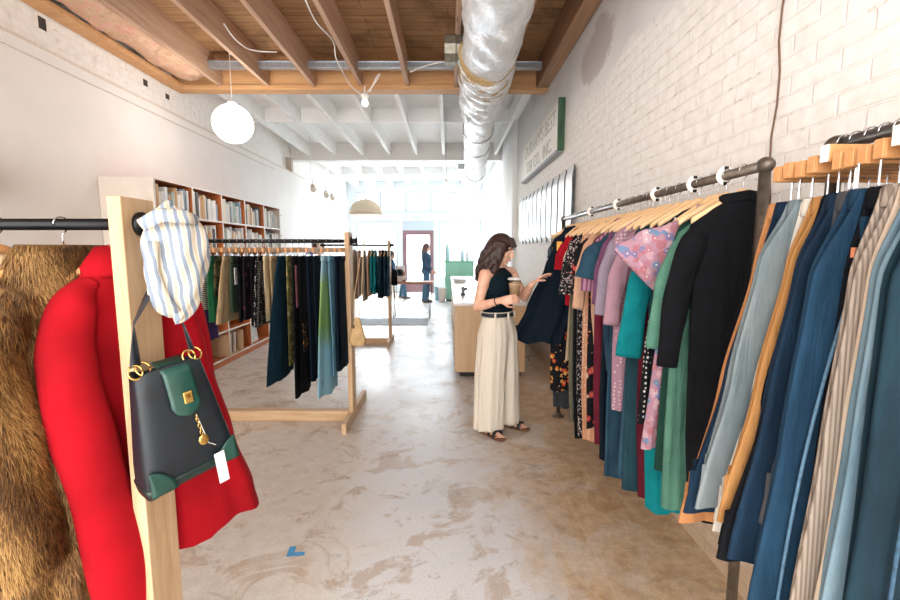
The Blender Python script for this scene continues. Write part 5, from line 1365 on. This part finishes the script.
def person(label, origin, J, fwd, hf, colors, hairfn, voxel=.006, trousers='wide', top='tank', curls=((.9, .8, .5), (.25, .3, .2)), hands=None, group=None):
    O = Vector(origin); r = thing('person', label, 'person', O)
    J = {k: Vector(v) - O for k, v in J.items()}
    fwd = Vector(fwd).normalized(); up = Vector((0, 0, 1)); left = up.cross(fwd).normalized()
    mb = MB()
    pel = (J['hipL'] + J['hipR']) / 2; nb = J['neck']
    def ring(c, a, b, off=0.0, k=24): return [c + left * (a * math.cos(t)) + fwd * (b * math.sin(t) + off) for t in [2 * PI * j / k for j in range(k)]]
    T = [(-.10, .12, .09, 0), (0, .145, .108, -.005), (.2, .135, .098, .004), (.36, .122, .09, .01), (.52, .132, .1, .012), (.68, .14, .115, .018), (.82, .148, .098, .005), (.91, .142, .08, -.004), (.98, .1, .065, -.008), (1.03, .055, .05, -.006)]
    def torso(g, lo=-9, hi=9, shr=1):
        out = []
        for s, a, b, o in T:
            if lo <= s <= hi: out.append(ring(pel + (nb - pel) * s, a * shr + g, b + g, o))
        return out
    mb.loft(torso(0))
    hd = J['head']; hf = Vector(hf).normalized(); hr = hf.cross(up).normalized(); hu = hr.cross(hf).normalized()
    mb.capsule(nb - Vector((0, 0, .02)), hd - hu * .07 - hf * .01, .052, .047)
    Mh = Matrix((hr, hf, hu)).transposed()
    def H(x, y, z): return hd + hr * x + hf * y + hu * z
    mb.ell(H(0, -.015, .022), (.073, .09, .086), Mh); mb.ell(H(0, .02, -.035), (.058, .066, .085), Mh)
    mb.ell(H(0, .048, -.093), (.03, .03, .024), Mh); mb.capsule(H(-.03, .02, -.085), H(-.055, -.02, -.05), .022, .022); mb.capsule(H(.03, .02, -.085), H(.055, -.02, -.05), .022, .022)
    mb.capsule(H(0, .08, .012), H(0, .1, -.026), .008, .012); mb.ell(H(0, .092, -.032), (.017, .011, .009), Mh)
    mb.ell(H(0, .08, -.06), (.024, .012, .012), Mh); mb.ell(H(0, .066, .03), (.05, .018, .014), Mh)
    for s in (-1, 1):
        mb.ell(H(s * .036, .058, -.028), (.022, .018, .02), Mh); mb.ell(H(s * .073, -.01, -.015), (.01, .02, .03), Mh)
        sh, el, wr = (J['sh' + 'RL'[s < 0]], J['el' + 'RL'[s < 0]], J['wr' + 'RL'[s < 0]])
        mb.capsule(nb + (sh - nb) * .35 - up * .01, sh, .052, .052); mb.capsule(sh, lerp(sh, el, .45), .05, .044); mb.capsule(lerp(sh, el, .45), el, .044, .036)
        mb.capsule(el, lerp(el, wr, .35), .037, .037); mb.capsule(lerp(el, wr, .35), wr, .037, .025)
        hp, kn, an = (J['hip' + 'RL'[s < 0]], J['kn' + 'RL'[s < 0]], J['an' + 'RL'[s < 0]])
        mb.capsule(lerp(hp, pel, .35), kn, .06, .05); mb.capsule(kn, lerp(kn, an, .35), .055, .056); mb.capsule(lerp(kn, an, .35), an, .056, .036)
        td = Vector(J['toe' + 'RL'[s < 0]]) - an; td.z = 0; td.normalize(); sd = td.cross(up)
        fb = Vector((an.x, an.y, -O.z * 0 + .03))
        mb.capsule(an, fb + Vector((0, 0, .02)), .036, .034); mb.capsule(fb - td * .035, fb + td * .09, .03, .024); mb.capsule(fb + td * .09 - sd * .012, fb + td * .135 - sd * .018, .022, .014); 
        for k in range(5):
            mb.capsule(fb + td * .13 + sd * (-.03 + .015 * k) - up * .012, fb + td * (.175 - .008 * k) + sd * (-.032 + .015 * k) - up * .016, .011 - .001 * k, .009 - .0007 * k, 8)
        if hands:
            d_, n_, th, cu = hands['RL'[s < 0]]; add_hand(mb, wr, d_, n_, th, cu)
    link_mesh('body', remesh(mb, voxel, 3), M_skin, r)
    # face details
    for s in (-1, 1):
        e = MB().ell(H(s * .031, .0715, .006), (.0115, .009, .0065), Mh, 14, 10).build('eye', plain('eye_white', '#e9e3dc', .3), r, smooth=True)
        MB().ell(H(s * .031, .0795, .006), (.006, .0025, .0058), Mh, 12, 8).build('iris', plain('dark_iris', '#2f2018', .2), e, smooth=True)
        MB().tube([H(s * .014, .086, .026), H(s * .03, .086, .031), H(s * .048, .072, .026)], [.003, .0042, .002], 6).build('eyebrow', colors['hair'], r, smooth=True)
    MB().tube([H(-.022, .086, -.061), H(-.008, .094, -.058), H(.008, .094, -.058), H(.022, .086, -.061)], [.002, .005, .005, .002], 8).build('lips', plain('lip_skin', '#a85f58', .4), r, smooth=True)
    hairfn(H, Mh, r, colors['hair'])
    return r, J, pel, nb, ring, torso, H, left, fwd

# ------------------------------------------------------------------ the shopper
O = at(500, 434, 3.5); O.z = 0
jw = dict(head=at(502, 249.5, 3.47), neck=at(497, 268.5, 3.5), shR=at(485.5, 275, 3.39), shL=at(511, 273.5, 3.6), elR=at(477.5, 307, 3.36), elL=at(524, 297, 3.5), wrR=at(500, 300.5, 3.22), wrL=at(531, 285, 3.33),
          hipR=at(489, 326, 3.45), hipL=at(505, 325, 3.57), knR=at(490, 375, 3.42), knL=at(510, 373, 3.55), anR=at(486.5, 426, 3.47), anL=at(507, 424, 3.62))
jw['anR'].z = .085; jw['anL'].z = .085
jw['toeR'] = jw['anR'] + Vector((.62, -.75, 0)); jw['toeL'] = jw['anL'] + Vector((.85, -.5, 0))
M_hairw = hair_mat('chestnut_hair', '#1c1210', '#4a332c')
def hair_w(H, Mh, r, mat):
    mb = MB()
    mb.ell(H(0, -.022, .032), (.084, .1, .092), Mh, 22, 14)
    mb.ell(H(0, -.05, -.02), (.082, .075, .1), Mh)
    # fringe
    for k in range(9):
        x = -.06 + .015 * k
        mb.capsule(H(x * .8, .045, .098), H(x, .084 - .3 * x * x * 10 * .1, .05), .014, .01, 8)
    rr = random.Random(5)
    for k in range(26):
        a = R(lerp(-128, 128, k / 25)); lx = math.sin(a); ly = -math.cos(a)
        for q in range(2):
            rad = .088 - .012 * q; L = .33 + rr.uniform(-.04, .03) - (.03 if abs(a) > 1.8 else 0); pts = []
            for j in range(13):
                s = j / 12; z = .06 - L * s; wv = .02 * math.sin(s * 16 + k * 1.9 + q) * s
                rd = rad + .03 * math.sin(s * PI * .8) + .012 * s
                fx = lx * (rd + wv); fy = -.02 + ly * (rd * .95 + wv) + (.018 * math.cos(s * 15 + k * 2.3) * s)
                if abs(a) > 1.75: fx *= 1.0; fy = min(fy, .035)
                pts.append(H(fx, fy, z))
            mb.tube(pts, [.016 + .004 * math.sin(PI * j / 12) - .009 * (j / 12) ** 3 for j in range(13)], 7)
    link_mesh('hair', remesh(mb, .006, 2), mat, r)
fw = Vector((.68, -.73, 0))
cup_c = at(514.5, 297, 3.27)   # base centre of the cup
acup = (cup_c + Vector((0, 0, .045)) - jw['wrR'])
r_w, JW, pel, nb, ring, torso, H, left, fwd = person('woman in dark sleeveless top and cream trousers holding iced coffee, reaching for dress', O, jw, fw, (.86, -.36, -.3),
    dict(hair=M_hairw), hair_w, .0055,
    hands={'R': (Vector((.93, -.3, .12)), Vector((.25, .9, 0)), -1, (.55, .6, .45)), 'L': (Vector((.72, .18, .55)), Vector((.45, -.2, -.6)), -1, (.2, .25, .2))})
M_tank = fabric('dark_teal_rib_knit', '#12242e', '#0b171f', 30, .9, .4)
tr_ = torso(.011, .2, 1.0)
neckring = ring(pel + (nb - pel) * 1.015, .07, .062, -.006)
MB().loft(tr_ + [neckring], True, False, False).build('tank_top', M_tank, r_w, smooth=True, sub=1)
for o in r_w.children:
    if o.name.startswith('tank_top'):
        s_ = o.modifiers.new('t', 'SOLIDIFY'); s_.thickness = .004; s_.offset = 1
# wide pleated trousers
rings = []; NR = 44
zt = (pel + (nb - pel) * .24).z; zb = .058
for i in range(NR + 1):
    u = i / NR; z = lerp(zt, zb, u)
    hipz = pel.z - .1
    if z > hipz:                                   # waist to hip
        k = (zt - z) / (zt - hipz); k = k * k * (3 - 2 * k)
        c = pel + (nb - pel) * ((z - pel.z) / (nb.z - pel.z)); A = left * lerp(.134, .186, k); b = lerp(.104, .135, k); nt_ = .05 * k
    else:
        k = (hipz - z) / (hipz - zb)
        cR = lerp(JW['hipR'], JW['anR'], k); cL = lerp(JW['hipL'], JW['anL'], k); cc = (cR + cL) / 2; c0 = pel + (nb - pel) * ((hipz - pel.z) / (nb.z - pel.z))
        q = min(1, k * 3); c = Vector((lerp(c0.x, cc.x, q), lerp(c0.y, cc.y, q), z))
        sep = (cL - cR) / 2; sep.z = 0
        A = (left * .186).lerp(sep + left * lerp(.105, .118, k), q); b = lerp(.135, .128, k); nt_ = .05 + .5 * k ** .8
    rg = []
    for j in range(96):
        t_a = 2 * PI * j / 96; cs, sn = math.cos(t_a), math.sin(t_a)
        pl = 1 + (.012 + .03 * u) * math.sin(11 * t_a + u * .9) + .022 * u * math.sin(19 * t_a + 1.3)
        crease = .016 * (math.exp(-((t_a - 1.05) / .07) ** 2) + math.exp(-((t_a - 2.1) / .07) ** 2)) * min(1, u * 5)
        d = b * (1 - nt_ * math.exp(-(cs / .13) ** 2))
        rg.append(c + A * (pl * math.copysign(abs(cs) ** .9, cs)) + fwd * ((d * pl + crease) * sn if sn > 0 else d * pl * sn))
    rings.append(rg)
M_trs = stripes('cream_linen_trousers', '#f6ecdd', '#e9dcc8', 30, 'X', .2, 0, 1.0)
MB().loft(rings, True, False, True).build('trousers', M_trs, r_w, smooth=True)
bring = lambda s, a, b: ring(pel + (nb - pel) * s, a, b, .008, 40)
MB().loft([bring(.165, .135, .104), bring(.165, .148, .118), bring(.265, .143, .112), bring(.265, .13, .1)], True, False, False).build('waistband', M_trs, r_w, smooth=True)
bl = MB().loft([bring(.185, .136, .106), bring(.185, .151, .121), bring(.25, .147, .116), bring(.25, .134, .104)], True, False, False).build('belt', plain('navy_belt', '#1b2430', .45), r_w, smooth=True)
for q in (-.6, .1, .9):
    ta = PI / 2 + q; c = pel + (nb - pel) * .217 + left * (.15 * math.cos(ta)) + fwd * (.12 * math.sin(ta) + .008)
    MB().cbox(c, (.014, .014, .05)).build('belt_loop', M_trs, r_w, bevel=.002)
# sandals
M_sand = plain('black_sandal_leather', '#1d1816', .5); M_sole = plain('brown_cork_sole', '#6d4a34', .8)
for s in 'RL':
    an = JW['an' + s]; td = JW['toe' + s] - an; td.z = 0; td.normalize(); sd = td.cross(Vector((0, 0, 1)))
    c0 = Vector((an.x, an.y, 0))
    sw = [(-.06, .024), (-.045, .034), (0, .036), (.05, .036), (.1, .045), (.15, .046), (.185, .036), (.2, .016)]
    side = [[c0 + td * x - sd * w + Vector((0, 0, z)) for x, w in sw] + [c0 + td * x + sd * w + Vector((0, 0, z)) for x, w in reversed(sw)] for z in (.001, .018)]
    so = MB().loft(side).build('sandal', M_sole, r_w, bevel=.002)
    for x, hgt, ww in ((.065, .068, .04), (.12, .05, .046)):
        rg = []
        for i in range(13):
            a = PI * i / 12; p = c0 + td * x + sd * (ww * math.cos(a)) + Vector((0, 0, .012 + hgt * math.sin(a) ** .7))
            rg.append([p - td * .016, p + td * .016, p + td * .014 + Vector((0, 0, .005)), p - td * .014 + Vector((0, 0, .005))])
        MB().loft(rg).build('strap', M_sand, so, smooth=True)
    MB().cbox(c0 + td * .065 - sd * .02 + Vector((0, 0, .083)), (.018, .018, .006)).build('buckle', M_chrome, so, bevel=.001)
wd = (JW['wrR'] - JW['elR']).normalized(); wc = JW['wrR'] - wd * .03
u_ = wd.cross(Vector((0, 0, 1))).normalized(); v_ = wd.cross(u_)
MB().tube([wc + (u_ * math.cos(a) + v_ * math.sin(a)) * .0295 for a in [2 * PI * k / 20 for k in range(21)]], .004, 6).build('hair_tie', M_black, r_w, smooth=True)
# iced coffee
cupo = thing('iced_coffee', 'clear plastic cup of milky iced coffee held by the shopper', 'cup', cup_c); cupo.scale = (1.12, 1.12, 1.12)
t = NT('clear_plastic'); gl_ = t.n.new('ShaderNodeBsdfGlossy'); gl_.inputs['Roughness'].default_value = .08; tp_ = t.n.new('ShaderNodeBsdfTransparent'); tp_.inputs['Color'].default_value = (.94, .94, .93, 1)
mx_ = t.n.new('ShaderNodeMixShader'); mx_.inputs[0].default_value = .16; t.link(tp_.outputs[0], mx_.inputs[1]); t.link(gl_.outputs[0], mx_.inputs[2]); t.link(mx_.outputs[0], t.n['Material Output'].inputs[0]); M_clear = t.m
MB().lathe((0, 0, 0), [(.029, 0), (.031, .003), (.043, .118), (.045, .12), (.042, .12), (.03, .005), (.002, .004)], 28).build('cup_wall', M_clear, cupo, smooth=True)
MB().lathe((0, 0, .005), [(.002, 0), (.029, 0), (.039, .085), (.038, .088), (.002, .088)], 28).build('coffee', plain('milky_coffee', '#ddb78e', .3, 0, .12, 40), cupo, smooth=True)
MB().lathe((0, 0, .116), [(.046, 0), (.048, .004), (.044, .01), (.036, .014), (.034, .011), (.002, .011)], 28).build('lid', plain('frosted_lid', '#e3e2de', .3), cupo, smooth=True)
for k in range(3):
    a = k * 2.1; MB().cbox((.018 * math.cos(a), .018 * math.sin(a), .094), (.018, .016, .014), Matrix.Rotation(.0, 4, 'Z')).build('ice_cube', plain('pale_ice', '#e3d5c4', .15), cupo, bevel=.003)

# ------------------------------------------------------------------ two people by the street door
M_jk = denim('navy_jacket', '#4a6b8c', '#6284a4'); M_jn = denim('bright_blue_jeans', '#5f93bd', '#86b2d2'); M_haira = hair_mat('auburn_hair', '#4b3536', '#7d5d58')
M_boot = plain('brown_boot', '#6b5148', .6)
def hair_simple(L=.36):
    def f(H, Mh, r, mat):
        mb = MB(); mb.ell(H(0, -.022, .03), (.085, .1, .092), Mh, 18, 12)
        for k in range(14):
            a = R(lerp(-110, 110, k / 13)); lx, ly = math.sin(a), -math.cos(a)
            mb.tube([H(lx * (.08 + .02 * math.sin(s * 3)), -.02 + ly * (.08 + .02 * math.sin(s * 3)), .05 - L * s) for s in [j / 7 for j in range(8)]], [.024, .025, .025, .024, .022, .02, .016, .01], 7)
        link_mesh('hair', remesh(mb, .012, 2), mat, r)
    return f
def dress_far(r, J, pel, nb, ring, torso, left, fwd):
    mb = MB(); mb.loft(torso(.028, -.15, 1.0))
    for s in 'RL':
        mb.capsule(nb + (J['sh' + s] - nb) * .4, J['sh' + s], .06, .065); mb.capsule(J['sh' + s], J['el' + s], .065, .052); mb.capsule(J['el' + s], J['wr' + s], .052, .042)
    link_mesh('jacket', remesh(mb, .012, 3), M_jk, r)
    mb = MB(); mb.loft(torso(.016, -.15, .3))
    for s in 'RL':
        mb.capsule(J['hip' + s], J['kn' + s], .1, .075); mb.capsule(J['kn' + s], J['an' + s], .075, .062)
    link_mesh('trousers', remesh(mb, .012, 3), M_jn, r)
    for s in 'RL':
        an = J['an' + s]; td = (J['toe' + s] - an); td.z = 0; td.normalize()
        b = MB(); b.capsule((an.x, an.y, .1), (an.x, an.y, .045), .05, .045); c = Vector((an.x, an.y, .042)); b.capsule(c - td * .04, c + td * .15, .042, .036)
        link_mesh('boot', remesh(b, .01, 2), M_boot, r)
X, Y = -.62, 12.6
ju = dict(head=(X + .02, Y, 1.57), neck=(X - .01, Y, 1.42), shR=(X - .02, Y - .17, 1.36), shL=(X - .02, Y + .17, 1.36), elR=(X - .03, Y - .2, 1.1), elL=(X + .02, Y + .2, 1.1), wrR=(X + .12, Y - .19, .93), wrL=(X + .14, Y + .17, .93),
          hipR=(X, Y - .09, .88), hipL=(X, Y + .09, .88), knR=(X + .03, Y - .1, .48), knL=(X - .03, Y + .1, .48), anR=(X - .0, Y - .1, .09), anL=(X - .08, Y + .1, .09), toeR=(X + .3, Y - .12, 0), toeL=(X + .2, Y + .12, 0))
r_, J_, pel, nb, ring, torso, H, left, fwd = person('person with long auburn hair in navy jacket and blue jeans standing before the street door', (X, Y, 0), ju, (1, -.1, 0), (1, -.1, -.15), dict(hair=M_haira), hair_simple(.36), .011,
    hands={'R': (Vector((.7, 0, -.6)), Vector((0, 1, 0)), 1, (.4, .4, .3)), 'L': (Vector((.7, 0, -.6)), Vector((0, -1, 0)), -1, (.4, .4, .3))})
dress_far(r_, J_, pel, nb, ring, torso, left, fwd)
X, Y = -1.78, 13.6
ju = dict(head=(X + .06, Y, 1.36), neck=(X + .02, Y, 1.21), shR=(X + .02, Y - .17, 1.15), shL=(X + .02, Y + .17, 1.15), elR=(X + .12, Y - .22, .9), elL=(X + .12, Y + .22, .9), wrR=(X + .33, Y - .16, .78), wrL=(X + .33, Y + .16, .78),
          hipR=(X, Y - .09, .66), hipL=(X, Y + .09, .66), knR=(X + .4, Y - .12, .52), knL=(X + .4, Y + .13, .6), anR=(X + .46, Y - .12, .09), anL=(X + .3, Y + .13, .09), toeR=(X + .8, Y - .16, 0), toeL=(X + .6, Y + .2, 0))
M_hairb = hair_mat('dark_hair', '#1d1a1c', '#3b3536')
r_, J_, pel, nb, ring, torso, H, left, fwd = person('person in blue jacket and jeans sitting on stool behind the small far rack', (X, Y, 0), ju, (1, -.15, 0), (1, -.2, -.1), dict(hair=M_hairb), hair_simple(.14), .011,
    hands={'R': (Vector((1, 0, -.3)), Vector((0, .2, -1)), -1, (.3, .3, .2)), 'L': (Vector((1, 0, -.3)), Vector((0, -.2, -1)), 1, (.3, .3, .2))})
dress_far(r_, J_, pel, nb, ring, torso, left, fwd)
st = thing('stool', 'round wooden stool under the sitting person by street window', 'stool', (X, Y, 0))
MB().lathe((0, 0, .52), [(.002, 0), (.16, 0), (.17, .01), (.17, .03), (.16, .04), (.002, .04)], 24).build('seat', M_pine, st, smooth=True)
for k in range(4):
    a = PI / 4 + k * PI / 2; MB().cyl((.17 * math.cos(a), .17 * math.sin(a), 0), (.11 * math.cos(a), .11 * math.sin(a), .52), .015, 10).build('leg', M_pine, st)

# ================================================================== LIGHT, SKY, CAMERA
w = bpy.data.worlds.new('daylight'); SC.world = w; w.use_nodes = True
nt = w.node_tree; bg = nt.nodes['Background']
tc = nt.nodes.new('ShaderNodeTexCoord'); sp = nt.nodes.new('ShaderNodeSeparateXYZ'); nt.links.new(tc.outputs['Generated'], sp.inputs[0])
rp = nt.nodes.new('ShaderNodeValToRGB'); rp.color_ramp.elements[0].position = .3; rp.color_ramp.elements[1].position = .7
mp = nt.nodes.new('ShaderNodeMath'); mp.operation = 'MULTIPLY_ADD'; mp.inputs[1].default_value = .5; mp.inputs[2].default_value = .5
nt.links.new(sp.outputs['Y'], mp.inputs[0]); nt.links.new(mp.outputs[0], rp.inputs['Fac'])
rp.color_ramp.elements[0].color = (1.0, .975, .945, 1); rp.color_ramp.elements[1].color = (.86, .94, 1.0, 1)
nt.links.new(rp.outputs['Color'], bg.inputs['Color']); bg.inputs['Strength'].default_value = 4.4

def area(name, loc, rot, sx, sy, power, col):
    l = bpy.data.lights.new(name, 'AREA'); l.shape = 'RECTANGLE'; l.size = sx; l.size_y = sy; l.energy = power; l.color = col
    o = bpy.data.objects.new(name, l); COL.objects.link(o); o.location = loc; o.rotation_euler = rot; return o
# daylight falling in through the street front
area('street_daylight', (-1.05, YF + 1.2, 2.3), (R(-90), 0, 0), 4.6, 3.0, 470, (.82, .92, 1.0))

cam = bpy.data.cameras.new('camera'); co = bpy.data.objects.new('camera', cam); COL.objects.link(co)
cam.sensor_width = 36; cam.lens = 36 * F / 900; cam.clip_start = .05
co.location = (0, 0, EYE)
co.rotation_euler = (PI / 2 - PITCH, 0, -YAW)
SC.camera = co
SC.view_settings.view_transform = 'Standard'; SC.view_settings.look = 'None'; SC.view_settings.gamma = 1
SC.view_settings.exposure = 0.68; SC.view_settings.use_curve_mapping = False
SC.cycles.max_bounces = 10; SC.cycles.diffuse_bounces = 6; SC.cycles.glossy_bounces = 3; SC.cycles.transparent_max_bounces = 12
SC.cycles.use_denoising = True; SC.cycles.sample_clamp_indirect = 6
SC.cycles.caustics_reflective = False; SC.cycles.caustics_refractive = False
